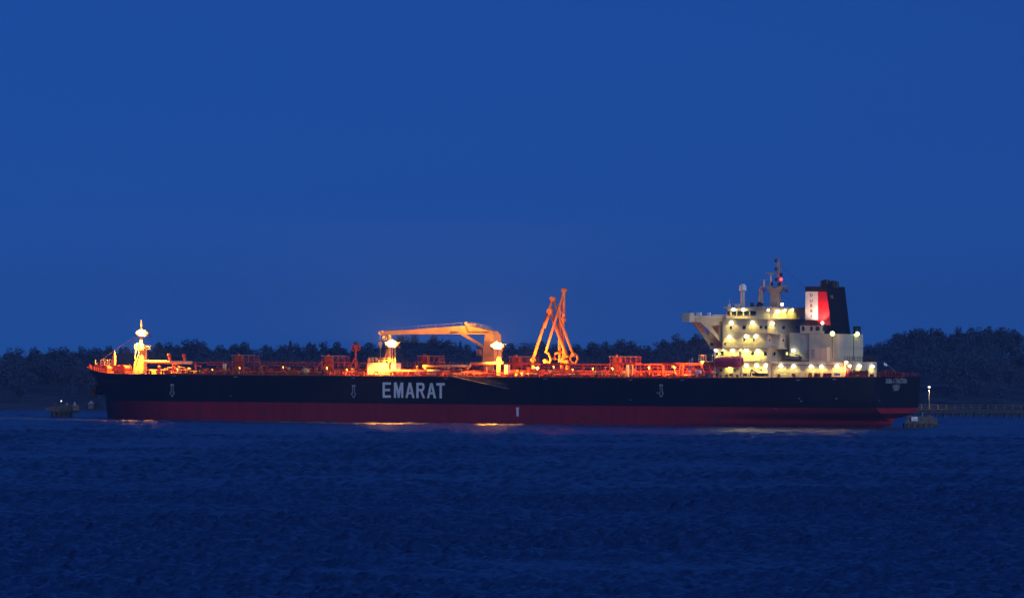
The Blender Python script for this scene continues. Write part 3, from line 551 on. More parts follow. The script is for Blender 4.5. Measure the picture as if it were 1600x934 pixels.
# ---- accommodation block
XA = S(1199, 540, 11).x
def ztier(y): return S(1165, y, 11).z
house = MB(); fr1 = S(1114, 575, 11).x; fr2 = S(1129, 530, 11).x
Z0 = 12.2; ZT = [ztier(565), ztier(544), ztier(521), ztier(498), ztier(479.5)]
hs = empty('accommodation_block', (0, 0, 0), SHIP, ship)
def part(b, n, m=M_CREAM, par=None, sm=False): return b.build(n, m, par or hs, smooth=sm)
part(MB().box(XA, fr1, -11, 11, Z0, ZT[0]), 'lower_tier'); part(MB().box(XA, S(1117, 555, 11).x, -11, 11, ZT[0], ZT[1]), 'boat_deck_tier')
part(MB().box(XA, fr2, -11, 11, ZT[1], ZT[2]), 'officers_tier'); part(MB().box(XA, fr2, -11, 11, ZT[2], ZT[3]), 'captain_tier')
def slab(px0, px1, py, Y, over, name='deck_ledge', aft=0, m=M_CREAM, th=.16):
    a, c = S(px0, py, Y).x, S(px1, py, Y).x; z = S((px0 + px1) / 2, py, Y).z; return part(MB().box(c - aft, a, -11.3, Y + over, z - th, z + th), name, m)
slab(1112, 1199, 565, 11, 2.2, aft=1.8); slab(1114, 1199, 544.3, 11, 1.8, aft=1.4); slab(1157, 1199, 521, 11, .9, aft=1.6); slab(1130, 1199, 498.5, 11, .7, aft=1.0)
def hrail(px0, px1, py, Y, aft=0, h=1.05):
    a = S(px0, py, Y); c = S(px1, py, Y); z = (a.z + c.z) / 2; pts = [(a.x, Y, z), (c.x - aft, Y, z)] + ([(c.x - aft, -10, z)] if aft else []); return part(MB().rail(pts, h, 1.6, .035), 'balcony_railing')
hrail(1160, 1199, 564.5, 13, 1.6); hrail(1150, 1199, 543.5, 12.6, 1.2); hrail(1157, 1199, 520.5, 11.7, 1.4)
hrail(1092, 1113, 563, 12, h=1.5); b = MB(); p, q = S(1091.5, 564, 12), S(1114, 564, 12); b.box(q.x, p.x, 8, 12.2, p.z - .2, p.z); b.rail([(p.x, 12, p.z), (p.x, 8, p.z)], 1.5, 1.2, .05); part(b, 'side_platform')
for px in (1093, 1106): part(MB().tube(S(px, 564, 11), S(px + 9, 586, 11), .2), 'platform_strut', M_TRED)
# projecting box on the after face and stair housing
pb = A(1205, 525, XA).y; pe = A(1228, 525, XA).y; z1, z0 = A(1215, 524, XA).z, A(1215, 543, XA).z
part(MB().box(XA - 2.4, XA - .02, pe, pb, z0, z1), 'stair_housing'); part(MB().box(XA - 3.0, XA, pe - .4, pb + .6, z1, z1 + .22), 'deck_ledge'); part(MB().box(XA - 3.0, XA, -11.2, 11.2, z0 - .3, z0 - .08), 'deck_ledge')
part(MB().box(XA - 2.2, XA, -11.3, 11.3, ZT[3] - .1, ZT[3] + .1), 'deck_ledge')
# windows: port side and after face
def win(px, py, w_, h_, face='S', m=M_GLASS, par=None, Y=11, X=None):
    X = XA if X is None else X
    if face == 'S': p, q = S(px - w_ / 2, py - h_ / 2, Y), S(px + w_ / 2, py + h_ / 2, Y); g = MB().box(q.x, p.x, Y, Y + .05, q.z, p.z); f = MB(); e = .12; f.box(q.x - e, p.x + e, Y, Y + .03, q.z - e, p.z + e)
    else: p, q = A(px - w_ / 2, py - h_ / 2, X), A(px + w_ / 2, py + h_ / 2, X); g = MB().box(X - .05, X, q.y, p.y, q.z, p.z); f = MB(); e = .12; f.box(X - .03, X, q.y - e, p.y + e, q.z - e, p.z + e)
    part(f, 'window_frame', M_STEEL, par); return part(g, 'window', m, par)
for a in ((1142, 511.5, 3.2, 4.6), (1163, 511.5, 4.6, 5.2), (1189, 511, 3.6, 3.4), (1197, 511.5, 3.2, 4.6), (1133.5, 537, 2.6, 3.2), (1163, 530, 2.2, 5), (1178, 531, 2.2, 4), (1120, 552.5, 4, 4), (1128.5, 552, 4.4, 6), (1157, 552, 3, 6), (1176, 552.4, 4, 4.6), (1196, 552.6, 3.8, 5), (1126.5, 578, 2.6, 4), (1190, 578, 2, 2.4), (1147, 579, 2.4, 3)): win(*a)
for a in ((1224, 511.6, 4, 4.6), (1245, 511.4, 2.2, 4), (1202.5, 531.5, 1.6, 3), (1209, 552.6, 4.6, 4.6), (1224, 531.5, 1.6, 3)): win(*a, 'A', X=XA - (2.42 if a[1] == 531.5 and a[0] < 1227 else 0))
win(1229.5, 552.3, 3, 4.4, 'A', M_WIN)
b = MB(); c0 = A(1211.5, 553.6, XA - .1); b.path([c0 + Vector((0, 1.35 * math.cos(t), .85 * math.sin(t))) for t in np.linspace(0, 6.28, 15)], .13); b.tube(c0 + Vector((0, .6, -.6)), c0 + Vector((0, -.6, .3)), .1); part(b, 'round_hatch', M_CREAM)
# wheelhouse with window bands and roof
wh = empty('wheelhouse', (0, 0, 0), SHIP, ship)
W0 = S(1134.5, 488, 11).x
part(MB().box(XA - .6, W0, -10.6, 10.6, ZT[3], ZT[4] - .3), 'wheelhouse_wall', M_CREAM, wh); part(MB().box(XA - 1.6, W0 + .6, -11.4, 11.4, ZT[4] - .3, ZT[4]), 'wheelhouse_roof', M_CREAM, wh)
for px0, px1 in ((1136.5, 1141), (1144, 1150), (1152, 1160.5), (1162.5, 1170), (1172.5, 1181)):
    p, q = S(px0, 485.8, 10.62), S(px1, 493, 10.62); part(MB().box(q.x, p.x, 10.6, 10.66, q.z, p.z), 'wheelhouse_window', M_GLASS, wh)
for px0, px1 in ((1216, 1221), (1243, 1246)):
    p, q = A(px0, 487, XA - .62), A(px1, 495, XA - .62); part(MB().box(XA - .68, XA - .6, q.y, p.y, q.z, p.z), 'wheelhouse_door', M_BUFF, wh)
part(MB().rail([S(1136, 479, 11), S(1180, 479, 11)], 1.0, 1.6, .035), 'roof_railing', M_STEEL, wh)
part(MB().rail([S(1135, 497.5, 11.5), S(1180, 497.5, 11.5)], 1.0, 1.1, .05), 'bridge_deck_railing', M_CREAM, wh)
for px, w_ in ((1139.5, 4.4), (1152, 9)): b = sbox(px - w_ / 2, px + w_ / 2, 475, 479.4, 9, .8); part(b, 'roof_locker', M_WHITE, wh)
part(MB().tube(S(1140, 475, 8.6), S(1140, 467.5, 8.6), .07), 'whip_aerial', M_STEEL, wh)
# satellite dome, radar masts
b = MB(); b.tube(S(1160.7, 479, 6), S(1160.7, 455, 6), .6, .5, n=10); part(b, 'dome_pedestal', M_CREAM, wh); b = MB(); b.ball(S(1160.7, 449.5, 6), .95, 8, 12, (1, 1, 1.1)); b.tube(S(1160.7, 449.5, 6), S(1160.7, 454.4, 6), .95, n=12); part(b, 'satellite_dome', M_WHITE, wh, True)
rm = empty('radar_mast', (0, 0, 0), SHIP, ship); YM = 0
MG = mat('grey_buff_mast_paint', (.34, .27, .2), .6, noise=.2)
b = MB(); poly([(1202.5, 479), (1203.8, 460), (1198, 450), (1196, 447.5), (1204, 447.3), (1209, 451), (1216, 447.5), (1223.5, 445.5), (1223, 449.5), (1214.5, 458), (1215, 479)], 1, 2, b); b.build('mast_fork', MG, rm)
b = MB(); b.tube(S(1217.6, 449, 0), S(1217, 403, 0), .35, .16, n=6); b.tube(S(1220.6, 447, 0), S(1220.3, 410, 0), .16, .1, n=5); b.tube(S(1214.6, 449, 0), S(1214.6, 405, 0), .09, n=5); [b.tube(S(1214.2, y, 0), S(1221.5, y, 0), .07, n=4) for y in (409, 415, 421, 427, 433, 440)]; b.build('lattice_mast', MG, rm)
for x, y in ((1212.3, 408), (1212.6, 421), (1212.6, 437.5), (1220.5, 430), (1218.5, 444.5), (1206, 444.5)): b = MB(); b.ctr(S(x, y + 1.5, .3), .5, .5, .8); b.build('signal_lantern', M_DARK, rm)
b = MB(); b.tube(S(1204.5, 448, 0), S(1204.5, 430, 0), .3, .2); b.box(*(lambda p: (p.x - .5, p.x + .5, -.5, .5, p.z, p.z + .5))(S(1204.5, 430, 0))); b.tube(S(1196, 426.7, 0), S(1214, 426.9, 0), .13, n=6); b.build('radar_scanner', M_STEEL, rm)
b = MB(); b.tube(S(1189, 437, 0), S(1199.5, 436.8, 0), .1); b.tube(S(1194, 437, 0), S(1194, 448, 0), .2); b.tube(S(1187, 448.5, 0), S(1203, 448, 0), .25); b.build('radar_scanner', M_STEEL, rm)
b = MB(); b.tube(S(1189, 479, 3), S(1189, 453, 3), .75, .42, n=8); b.tube(S(1187, 451, 3), S(1187, 455, 3), .3); b.build('signal_post', MG, rm)
b = MB(); b.tube(S(1183, 479, 4), S(1185, 473, 4), .3); b.tube(S(1185, 473, 4), S(1192, 476, 4), .35); b.ctr(S(1175.5, 479, 5), .8, .8, 1.0); b.build('magnetic_compass', M_DARK, rm)
for a, c in (((1190, 448, 0), (1176, 478, 8)), ((1214, 458, 0), (1256, 480, 3)), ((1214, 410, 0), (1258, 449, 0))): MB().tube(S(*a), S(*c), .03, n=4).build('rigging_wire', M_DARK, rm)
# bridge wings: platform and pair of triangular brackets with cut-outs
wg = empty('bridge_wing', (0, 0, 0), SHIP, ship)
PA = S(1131, 500, 9.0); PT = S(1078, 497, 23.0)
MWG = mat('wing_paint', (.48, .38, .26), .55, noise=.12)
def wv(x, y, d=0): return V2(x, y, (PA.x + d, PA.y), (PT.x + d, PT.y))
def frame(pts_list, d, m, name='wing_bracket'):
    b = MB()
    for pts in pts_list: b.prism([wv(x, y, d) for x, y in pts], (.35, 0, 0))
    return b.build(name, m, wg)
frame([[(1079, 493), (1130, 494), (1130, 508), (1111, 508.6), (1108, 516), (1094, 503), (1079, 502.5)], [(1108, 516), (1111, 508.6), (1126, 529.5), (1130, 536.5), (1130, 538)], [(1124.5, 508), (1130, 508), (1130, 536.5), (1124.5, 527.5)]], 0, MWG)
frame([[(1083, 503), (1095, 504.5), (1097, 509), (1112, 531), (1116, 545), (1110, 541)], [(1108.5, 513), (1114, 517), (1118, 545), (1112, 541), (1108.5, 527)], [(1112, 520), (1130, 533), (1131, 545), (1112, 545)], [(1109, 505), (1130, 505), (1130, 534), (1112, 524)]], 2.6, MWG, 'forward_bracket')
b = MB(); q = [wv(1079, 493), wv(1133, 494)]; b.quadbox([q[0] + Vector((-.2, 0, -.3)), q[1] + Vector((-.2, 0, -.3)), q[1] + Vector((3.2, 0, -.3)), q[0] + Vector((3.2, 0, -.3)), q[0] + Vector((-.2, 0, 0)), q[1] + Vector((-.2, 0, 0)), q[1] + Vector((3.2, 0, 0)), q[0] + Vector((3.2, 0, 0))]); b.build('wing_deck', M_CREAM, wg)
b = MB(); p = wv(1079.5, 503); q = wv(1076, 489); b.box(p.x - .4, p.x + 1.6, p.y - 1.0, p.y + 1.6, p.z, q.z); b.build('wing_cab', M_CREAM, wg); MB().tube(wv(1077, 489), wv(1077, 485.4), .09).build('wing_aerial', M_DARK, wg)
b = MB(); b.box(*(lambda p: (p.x - .6, p.x + .6, p.y - .3, p.y + .3, p.z, p.z + .8))(wv(1092, 493))); b.box(*(lambda p: (p.x - .4, p.x + .4, p.y - .3, p.y + .3, p.z, p.z + .7))(wv(1107.5, 493))); b.build('wing_locker', M_WHITE, wg)
b = MB(); b.quadbox([wv(1112, 492.8) + Vector(o) for o in ((-.3, .1, 0), (-.3, 0, 0))] + [wv(1134, 493.2) + Vector(o) for o in ((-.3, 0, 0), (-.3, .1, 0))] + [wv(1112, 491.6) + Vector(o) for o in ((-.3, .1, 0), (-.3, 0, 0))] + [wv(1134, 491.6) + Vector(o) for o in ((-.3, 0, 0), (-.3, .1, 0))]); b.build('wing_bulwark', M_CREAM, wg)
# wing over the starboard side, mostly hidden by the house
b = MB(); b.box(PT.x - 2.5, PT.x + .6, -21, -10.6, ZT[3] - .5, ZT[3] - .2); b.prism([(PT.x - 1, -10.6, ZT[3] - .5), (PT.x - 1, -21, ZT[3] - .5), (PT.x - 1, -21, ZT[3] - 1.5), (PT.x - 1, -10.6, ZT[1])], (-.3, 0, 0)); b.build('starboard_wing', M_CREAM, wg)
# ---- engine casing and lower after house
ca = empty('engine_casing', (0, 0, 0), SHIP, ship)
sbox(1206, 1370, 565, 590, 9, 18).build('casing_base', M_CREAM, ca); XB = S(1370, 577, -9).x
MB_ = sbox(1264, 1348.5, 521.5, 566, 7, 14); MB_.build('casing_tower', M_CREAM, ca); XC = S(1348.5, 543, -7).x
MGR = mat('shaded_cream_paint', (.46, .44, .38), .6, noise=.12, streak=True)  # house cream greyed in the colour for the shaded forward casing
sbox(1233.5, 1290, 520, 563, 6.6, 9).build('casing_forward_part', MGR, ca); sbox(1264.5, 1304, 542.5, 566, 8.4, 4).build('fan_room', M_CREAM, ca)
for k in range(7): p, q = S(1268, 546 + k * 2, 8.45), S(1273.5, 547.2 + k * 2, 8.45); MB().box(q.x, p.x, 8.4, 8.5, q.z, p.z).build('louvre_slat', M_STEEL, ca)
b = MB(); b.rail([A(1349, 563.5, XB + 6), A(1369, 563.5, XB + .3)], 1.3, 1.2, .06); b.rail([(XB + .2, 8.6, S(1330, 565, 9).z), (XB + .2, -8.6, S(1330, 565, 9).z)], 1.3, 1.4, .06); b.build('casing_railing', M_DARK, ca)
for px in (1300.5, 1334): X_ = XC - .1; b = MB(); b.tube(A(px, 524, X_), A(px, 562 if px > 1310 else 560, X_), .09); b.build('drain_pipe', M_DARK, ca)
for px0, px1, py in ((1264, 1304, 543), (1305, 1348, 543)): 
    MB().box(*(lambda p, q: (XC - .04, XC, q.y, p.y, p.z - .04, p.z + .04))(A(1306, py, XC), A(1348, py, XC))).build('plate_seam', MGR, ca)
z_ = S(1280, 570.5, 9.1).z; MB().box(S(1370, 570, -9).x + 1, S(1207, 570, 9).x, 9, 9.12, z_ - .05, z_ + .07).build('rubbing_strip', M_DARK, ca)
# vents row under the funnel
for px0, px1 in ((1253, 1258.5), (1266, 1271), (1274.5, 1281.5), (1286, 1291)): sbox(px0, px1, 510, 516.5, 7.05, .4).build('vent_opening', M_DARK, ca)
sbox(1250, 1300, 508.5, 521, 7, 6).build('vent_housing', M_CREAM, ca)
sbox(1333, 1345, 509.5, 521.5, -2, 3).build('exhaust_fan_box', M_DARK, ca)
# ---- funnel
fu = empty('funnel', (0, 0, 0), SHIP, ship); YF, DF = 5.2, 10.4
a0, a1 = S(1257.5, 520, YF).x, S(1299.5, 520, YF).x; b0, b1 = S(1258, 448, YF).x, S(1290.5, 448, YF).x; zb, ztp = S(1280, 521.5, YF).z, S(1280, 447.5, YF).z
MB().quadbox([(a1, YF - DF, zb), (a0, YF - DF, zb), (a0, YF, zb), (a1, YF, zb), (b1, YF - DF, ztp), (b0, YF - DF, ztp), (b0, YF, ztp), (b1, YF, ztp)]).build('funnel_shell', M_FBLK, fu)
def fpoly(pts, m, name, off=.03): b = MB(); b.v = [S(x, y, YF + off) for x, y in pts]; b.f = [tuple(range(len(pts)))]; return b.build(name, m, fu)
fpoly([(1258.3, 455.5), (1278, 455.5), (1278, 499.5), (1258.3, 499.5)], M_FWHT, 'white_band'); fpoly([(1278, 455.5), (1291.5, 455.5), (1298.4, 508), (1278, 508)], M_FRED, 'red_band')
fpoly([(1258.3, 499.5), (1278, 499.5), (1278, 509), (1258.3, 509)], mat('brown_funnel_paint', (.1, .03, .025), .6), 'lower_band')
MRL = mat('dark_red_letter_paint', (.12, .01, .012), .6)
for ch, py in zip('DUBAI', (461, 469.6, 477.2, 485.6, 493.6)):
    text_mb(ch, lambda x, y, py=py: S(1267.6 + x * 6.4, py + 2.2 - y * 6.0, YF + .06), .03).build('funnel_letter', MRL, fu)
b = MB()
for k, (px, r, py) in enumerate(((1286, .75, 438.5), (1291, .95, 437), (1297, .6, 440), (1303, .85, 438.5), (1307, .6, 440))): b.tube(S(px, 450, 0), S(px, py, 0), r, n=10)
b.build('exhaust_pipe', M_DARK, fu); sbox(1284, 1310, 443, 449, 2, 4).build('exhaust_collar', M_DARK, fu)
b = MB(); [b.tube(A(x, 461, S(1300, 461, 5).x - .2), A(x, 466, S(1300, 466, 5).x - .2), .05) for x in (1298.6, 1301)]; b.build('funnel_ladder', M_STEEL, fu)
# ---- lamps of the house
HAL, GRN, WRM = (1, .84, .13), (.75, 1, .08), (1, .62, .38)
def wlamp(p, nrm_, power, col, gm=M_HAL, r=.3, out=.75, drop=-.35):
    nrm_ = Vector(nrm_); b = MB(); b.ctr(p + Vector((0, 0, .12)), .5, .5, .16); par = b.build('wall_lamp', M_DARK, ship)
    g = MB(); g.ball(p + nrm_ * .22, r, 6, 8, (1, 1, .9)); g.build('lamp_glass', gm, par, smooth=True)
    light('SPOT', p + nrm_ * out + Vector((0, 0, drop + .35)), power * 7.5, col, par, .14, aim=nrm_ * -.6 + Vector((0, 0, -1)), size=132, blend=.4)
NS, NA = (0, 1, 0), (-1, 0, 0)
def LS(px, py, Y=11.1, pw=60, col=HAL, gm=M_HAL, r=.45): wlamp(S(px, py, Y), NS, pw, col, gm, r)
def LA(px, py, X, pw=60, col=HAL, gm=M_HAL, r=.45): wlamp(A(px, py, X), NA, pw, col, gm, r)
for px, py in ((1146.5, 483.5), (1162, 484)): LS(px, py, 10.9, 75)
for px, py, k in ((1199, 484.5, 1), (1215, 486.5, 2.4), (1225, 484.5, 1), (1237, 483.5, 1)): LA(px, py, XA - .8, 75 * k, r=.34 * (1 + .3 * (k > 1)))
for px, py in ((1143, 504.5), (1176, 504.5)): LS(px, py)
LA(1206, 505, XA - .1)
for px, py, k in ((1140, 526.5, 1.2), (1166.5, 525.5, 1), (1181.5, 525, .8)): LS(px, py, 11.1, 60 * k)
for px, py, k in ((1118.5, 548, 1), (1131, 546.5, .3), (1145, 547.5, 1.2), (1158, 546.5, .3), (1167, 547, 2.6), (1184.5, 548, 2.6)): LS(px, py, 11.1, 75 * k, r=.45 if k > .5 else .18)
for px, py, k in ((1166.5, 571, 1), (1182.5, 571, 1), (1197, 571, 2.2)): LS(px, py, 11.1, 80 * k)
for px, py in ((1220.5, 571.5), (1240.5, 572), (1268, 572.5), (1284, 572.5), (1308, 572)): LS(px, py, 9.1, 60)
LS(1140, 573, 11.1, 45, r=.2)
for px, py in ((1342, 572), (1362, 572.5)): LA(px, py, XB - .1, 60)
LS(1240, 547.5, 6.8, 55)
LA(1299.5, 521, XC - .15, 40, GRN, M_GRN, .62); LA(1338, 521.5, XC - .15, 40, GRN, M_GRN, .62)
# funnel lamp throwing light up the painted panel
p = S(1285, 504.5, YF + 1.3); b = MB(); b.ctr(p + Vector((0, -.7, -.5)), .5, 1.4, .15); par = b.build('funnel_lamp', M_DARK, ship); g = MB(); g.ball(p, .42, 6, 8); g.build('lamp_glass', M_PINK, par, smooth=True)
light('SPOT', p + Vector((.4, 1.2, .3)), 4200, (1, .55, .36), par, .3, aim=(.25, -.42, .8), size=120, blend=.6)
# red mast lamps
for px, py, Y, gm, r in ((1220.5, 436.5, .6, M_RLED, .38), (1222, 475.5, 1.4, M_PINK, .42), (1186.5, 474, 3, M_RLED, .0)):
    if r == 0: continue
    p = S(px, py, Y); b = MB(); b.tube(p + Vector((0, -.6, -.3)), p + Vector((0, 0, -.3)), .12); par = b.build('mast_lamp', M_DARK, ship); g = MB(); g.ball(p, r, 6, 8); g.build('lamp_glass', gm, par, smooth=True); light('POINT', p + Vector((0, .5, 0)), 8, (1, .1, .08) if gm is M_RLED else (1, .4, .3), par, .1)
# orange lamps on the after deck
for px, py in ((1322, 566), (1327.5, 571.5)):
    p = A(px, py, XB - 1.2); b = MB(); b.tube((p.x, p.y, 12.4), (p.x, p.y, p.z - .3), .1); b.ctr(p + Vector((0, 0, .4)), .8, .8, .15); par = b.build('poop_floodlight', M_DARK, ship); g = MB(); g.ball(p, .5, 6, 10, (1, 1, .8)); g.build('lamp_glass', M_SOD, par, smooth=True); light('SPOT', p + Vector((-.5, .7, -.1)), 2600, (1, .42, .14), par, .3, aim=(1, -.25, .1), size=150)
# floodlights on the bridge front facing forward, then fill lamps along the deck
for Y, zz, pw in ((10.5, ZT[1] + 1, 50000), (-7, ZT[1] + 1, 16000)):
    p = Vector((fr1 + 1.0, Y, zz)); b = MB(); b.box(p.x - .5, p.x, Y - .5, Y + .5, p.z - .4, p.z + .4); b.tube((fr1 - .2, Y, p.z), (p.x - .4, Y, p.z), .1); par = b.build('deck_floodlight', M_DARK, ship); MB().box(p.x, p.x + .06, Y - .42, Y + .42, p.z - .33, p.z + .33).build('lamp_glass', M_SOD, par)
    light('SPOT', p + Vector((.3, 0, 0)), pw * 2.2, (1, .24, .035), par, .3, aim=(1, -.12, -.15), size=95, blend=.8)
for px, py, Y, pw in ((1100, 568, 12, 700), (868, 575, 14, 700), (930, 578, 14, 450), (1010, 576, 14, 700), (830, 577, 14, 400), (960, 577, 14, 400), (1055, 576, 14, 600), (900, 577, 14, 400), (440, 577, 14, 150), (510, 577, 14, 400), (545, 577, 13, 400), (330, 577, 14, 120), (275, 577, 12, 260), (380, 578, 14, 110)):  # all but the first added to brighten the deck gear
    p = S(px + R.uniform(-6, 6), py + R.uniform(-3, 1.5), Y); b = MB(); b.tube((p.x, Y, 12), (p.x, Y, p.z - .2), .09); b.ctr(p + Vector((0, 0, .25)), .5, .5, .1); par = b.build('deck_fill_lamp', M_DARK, ship); MB().ball(p, .13, 5, 8).build('lamp_glass', mat('fill_lamp_glass', (1, .6, .3), .3, emit=(1, .4, .1), es=2.5), par)
    light('SPOT', p + Vector((0, .3, .3)), pw * 5.5, (1, .3, .025), par, .2, aim=(0, -1, -.35), size=150, blend=.5)
# ---- after deck machinery (red winches), rails
M_DRED = mat('dull_red_machinery_paint', (.2, .03, .025), .6, noise=.4, scale=1.5)
for px0, px1, py in ((1263, 1268, 583.5), (1272, 1282, 583.5), (1286, 1297, 583), (1318, 1331, 578), (1333, 1356, 577), (1372, 1381, 579), (1383, 1396, 577), (1398, 1412, 580)):
    X = S((px0 + px1) / 2, 587, 8); Y = 11 if px0 < 1310 else (8 if px0 < 1360 else 3); x0, x1 = S(px0, 587, Y).x, S(px1, 587, Y).x; zt_ = S(px0, py, Y).z; r = max(.4, (zt_ - 12.9) / 2.1); b = MB()
    b.tube((x0 - .4, Y, 12.9 + r), (x1 + .4, Y, 12.9 + r), r * .7, n=10); [b.tube((x, Y, 12.9 + r), (x - .18, Y, 12.9 + r), r, n=12) for x in (x0 - .2, (x0 + x1) / 2, x1 + .4)]; b.box(x1 + .3, x0 - .3, Y - .8, Y + .8, 12.6, 13.1); b.build('mooring_winch', M_DRED, ship)
MB().rail([(X, hb(X, 12.5) - .3, zdeck(X)) for X in (30, 24, 18, 12, 6, .4)] + [(.3, y, 12.8) for y in (8, 3, -3, -8, -12)], 1.0, 1.5, .03).build('stern_railing', M_TRED, ship)
[MB().ctr((X, hb(X, 12.5) - 1.2, 12.75), .8, .5, R.uniform(.5, .9)).build('stern_bollard', M_DRED, ship) for X in (1.2, 3.5, 6, 11, 14, 20, 27, 33, 37, 41)]
sbox(1303, 1313, 583, 587, 16, 1).build('deck_locker', M_WHITE, ship)
for px in (1239, 1215, 1150, 1133): sbox(px, px + 4, 583.5 + R.random() * 2, 589, 17, .6).build('deck_fitting', M_DARK, ship)
# lattice post, white davit arm and pipes at the break of the deck
b = MB(); [b.tube(S(x, 588, 15), S(x, 562, 15), .08) for x in (1077, 1081)]; [b.tube(S(1077, y, 15), S(1081, y + 3, 15), .05, n=4) for y in range(562, 586, 3)]; b.build('ladder_post', M_STEEL, ship)
sbox(1074, 1078.5, 559.5, 563, 15, .5).build('searchlight', M_DARK, ship); b = MB(); b.tube(S(1081.5, 563, 14.5), S(1081.5, 559, 14.5), .22); b.build('searchlight_post', M_STEEL, ship)
b = MB(); b.box(*(lambda p, q: (q.x, p.x, 14, 15, q.z, p.z))(S(1086.5, 578, 15), S(1093.5, 583, 15))); b.tube(S(1089, 583, 14.5), S(1088, 588, 14.5), .3); b.build('provision_davit', M_WHITE, ship)
for px0, px1, py0, py1 in ((1101, 1112, 566, 571), (1108, 1120, 569, 574)): sbox(px0, px1, py0, py1, 13, 2).build('foam_cabinet', M_TRED, ship)
# ---- things carried by the ship
M_LAD = mat('dull_aluminium', (.14, .12, .11), .6, noise=.3)
def ladder_thing():
    t = thing('gangway_ladder', 'light metal gangway ladder slanting down the black hull amidships', 'gangway', S(755, 597, 21.6))
    b = MB(); P, Q = S(706, 587.5, 21.9), S(792, 606.5, 21.9); d = (Q - P)
    for y in (0, .9): b.tube(P + Vector((0, y, 0)), Q + Vector((0, y, 0)), .11)
    b.build('stringer', M_LAD, t); b = MB()
    for k in range(60): p = P.lerp(Q, k / 59); b.box(p.x - .13, p.x + .13, p.y, p.y + .9, p.z - .02, p.z + .03)
    b.build('tread', M_LAD, t); b = MB()
    for k in range(16):
        p = P.lerp(Q, k / 15)
        for y in (0, .9): b.tube(p + Vector((0, y, 0)), p + Vector((0, y, 1.15)), .035, n=4)
    for h in (.6, 1.15):
        for y in (0, .9): b.tube(P + Vector((0, y, h)), Q + Vector((0, y, h)), .022, n=4)
    b.build('handrail', M_LAD, t); MB().box(Q.x - .9, Q.x + .3, 21.8, 22.9, Q.z - .1, Q.z).build('lower_landing', M_LAD, t)
ladder_thing()
def lifeboat():
    t = thing('lifeboat', 'closed red lifeboat hanging in davits below the bridge wing', 'lifeboat', S(1137, 573, 14))
    P, Q = S(1113.5, 564, 14.8), S(1158, 564, 14.8); n = 20; b = MB(); rings = []
    for i in range(n + 1):
        u = i / n; X = P.x + (Q.x - P.x) * u; e = (1 - abs(2 * u - 1) ** 3.2) ** .55; e = max(e, .06); hw = 1.5 * e; zt_ = 1.15 + .25 * u; ring = []
        for k in range(14):
            a = 2 * math.pi * k / 14; cc, ss = math.cos(a), math.sin(a); ring.append(Vector((X, 13.6 + hw * math.copysign(abs(cc) ** .7, cc), P.z - .1 + (zt_ * (.6 + .4 * e) if ss > 0 else 1.45 * (.45 + .55 * e)) * math.copysign(abs(ss) ** .85, ss))))
        rings.append(ring)
    for r in rings: b.v += r
    for i in range(n):
        for k in range(14): b.f.append((i * 14 + k, i * 14 + (k + 1) % 14, (i + 1) * 14 + (k + 1) % 14, (i + 1) * 14 + k))
    b.f += [tuple(range(14)), tuple(reversed(range(n * 14, n * 14 + 14)))]; b.build('boat_body', M_LBOAT, t, smooth=True)
    b = MB(); b.tube(P + Vector((-.8, .4, -.35)), Q + Vector((.9, .4, -.35)), .08); b.build('fender_line', M_DRED, t)
    b = MB(); p = S(1150, 558, 13.6); b.box(p.x - .9, p.x + .8, 12.9, 14.3, p.z - .5, p.z + .35); b.build('helm_canopy', M_LBOAT, t)
    for px in (1146, 1154, 1138): p, q = S(px, 560.5, 15.1), S(px + 2.4, 562.3, 15.1); MB().box(q.x, p.x, 14.55, 14.98, q.z, p.z).build('porthole', M_GLASS, t)
lifeboat()
for px in (1117, 1158): b = MB(); b.path([S(px, 587, 13.5), S(px, 566, 12.6), S(px + .5, 550, 12.2), S(px - 1, 548.5, 13.8), S(px - 1, 556, 14)], .2); b.build('boat_davit', M_CREAM, ship)
def small_boat(px0, px1, py0, py1, Y, m, label, name='rescue_boat'):
    P, Q = S(px0, py1, Y), S(px1, py1, Y); h = S(px0, py0, Y).z - P.z; t = thing(name, label, 'boat', P.lerp(Q, .5)); b = MB(); n = 10
    for i in range(n + 1):
        u = i / n; X = P.x + (Q.x - P.x) * u; e = max(.1, (1 - max(0, 1 - u * 2.4) ** 2)); hw = 1.0 * e; zk = P.z + h * .35 * (1 - e)
        b.v += [Vector(v) for v in ((X, Y - hw, P.z + h * (.75 + .15 * (1 - e))), (X, Y - hw * .6, zk + .1), (X, Y, zk), (X, Y + hw * .6, zk + .1), (X, Y + hw, P.z + h * (.75 + .15 * (1 - e))), (X, Y, P.z + h * .55))]
    for i in range(n):
        for k in range(6): b.f.append((i * 6 + k, i * 6 + (k + 1) % 6, i * 6 + 6 + (k + 1) % 6, i * 6 + 6 + k))
    b.f += [tuple(range(6)), tuple(reversed(range(n * 6, n * 6 + 6)))]; b.build('boat_body', m, t, smooth=True)
    for y in (-.95, .95): MB().tube(P.lerp(Q, .12) + Vector((0, y, h * .8)), Q + Vector((0, y, h * .75)), .24, n=8).build('side_tube', m, t, smooth=True)
    b = MB(); c0 = P.lerp(Q, .7); b.box(c0.x - .4, c0.x + .4, Y - .4, Y + .4, c0.z + h * .5, c0.z + h * 1.0); b.build('console', M_DARK, t)
small_boat(1222, 1250, 556.5, 563, 8.2, mat('grey_rubber', (.07, .075, .085), .6), 'dark grey rescue boat stowed on the ledge beside the lit square window')
small_boat(1176, 1196, 583, 588, 17, mat('purple_grey_rubber', (.06, .03, .07), .6), 'small dark inflatable boat on deck under the yellow lit wall')
b = MB(); b.path([S(1252, 564, 8.4), S(1250, 556, 8.4), S(1243, 554, 8.4)], .16); b.tube(S(1245, 563, 8.4), S(1252, 558, 8.4), .1); b.build('boat_davit', M_DARK, ship)
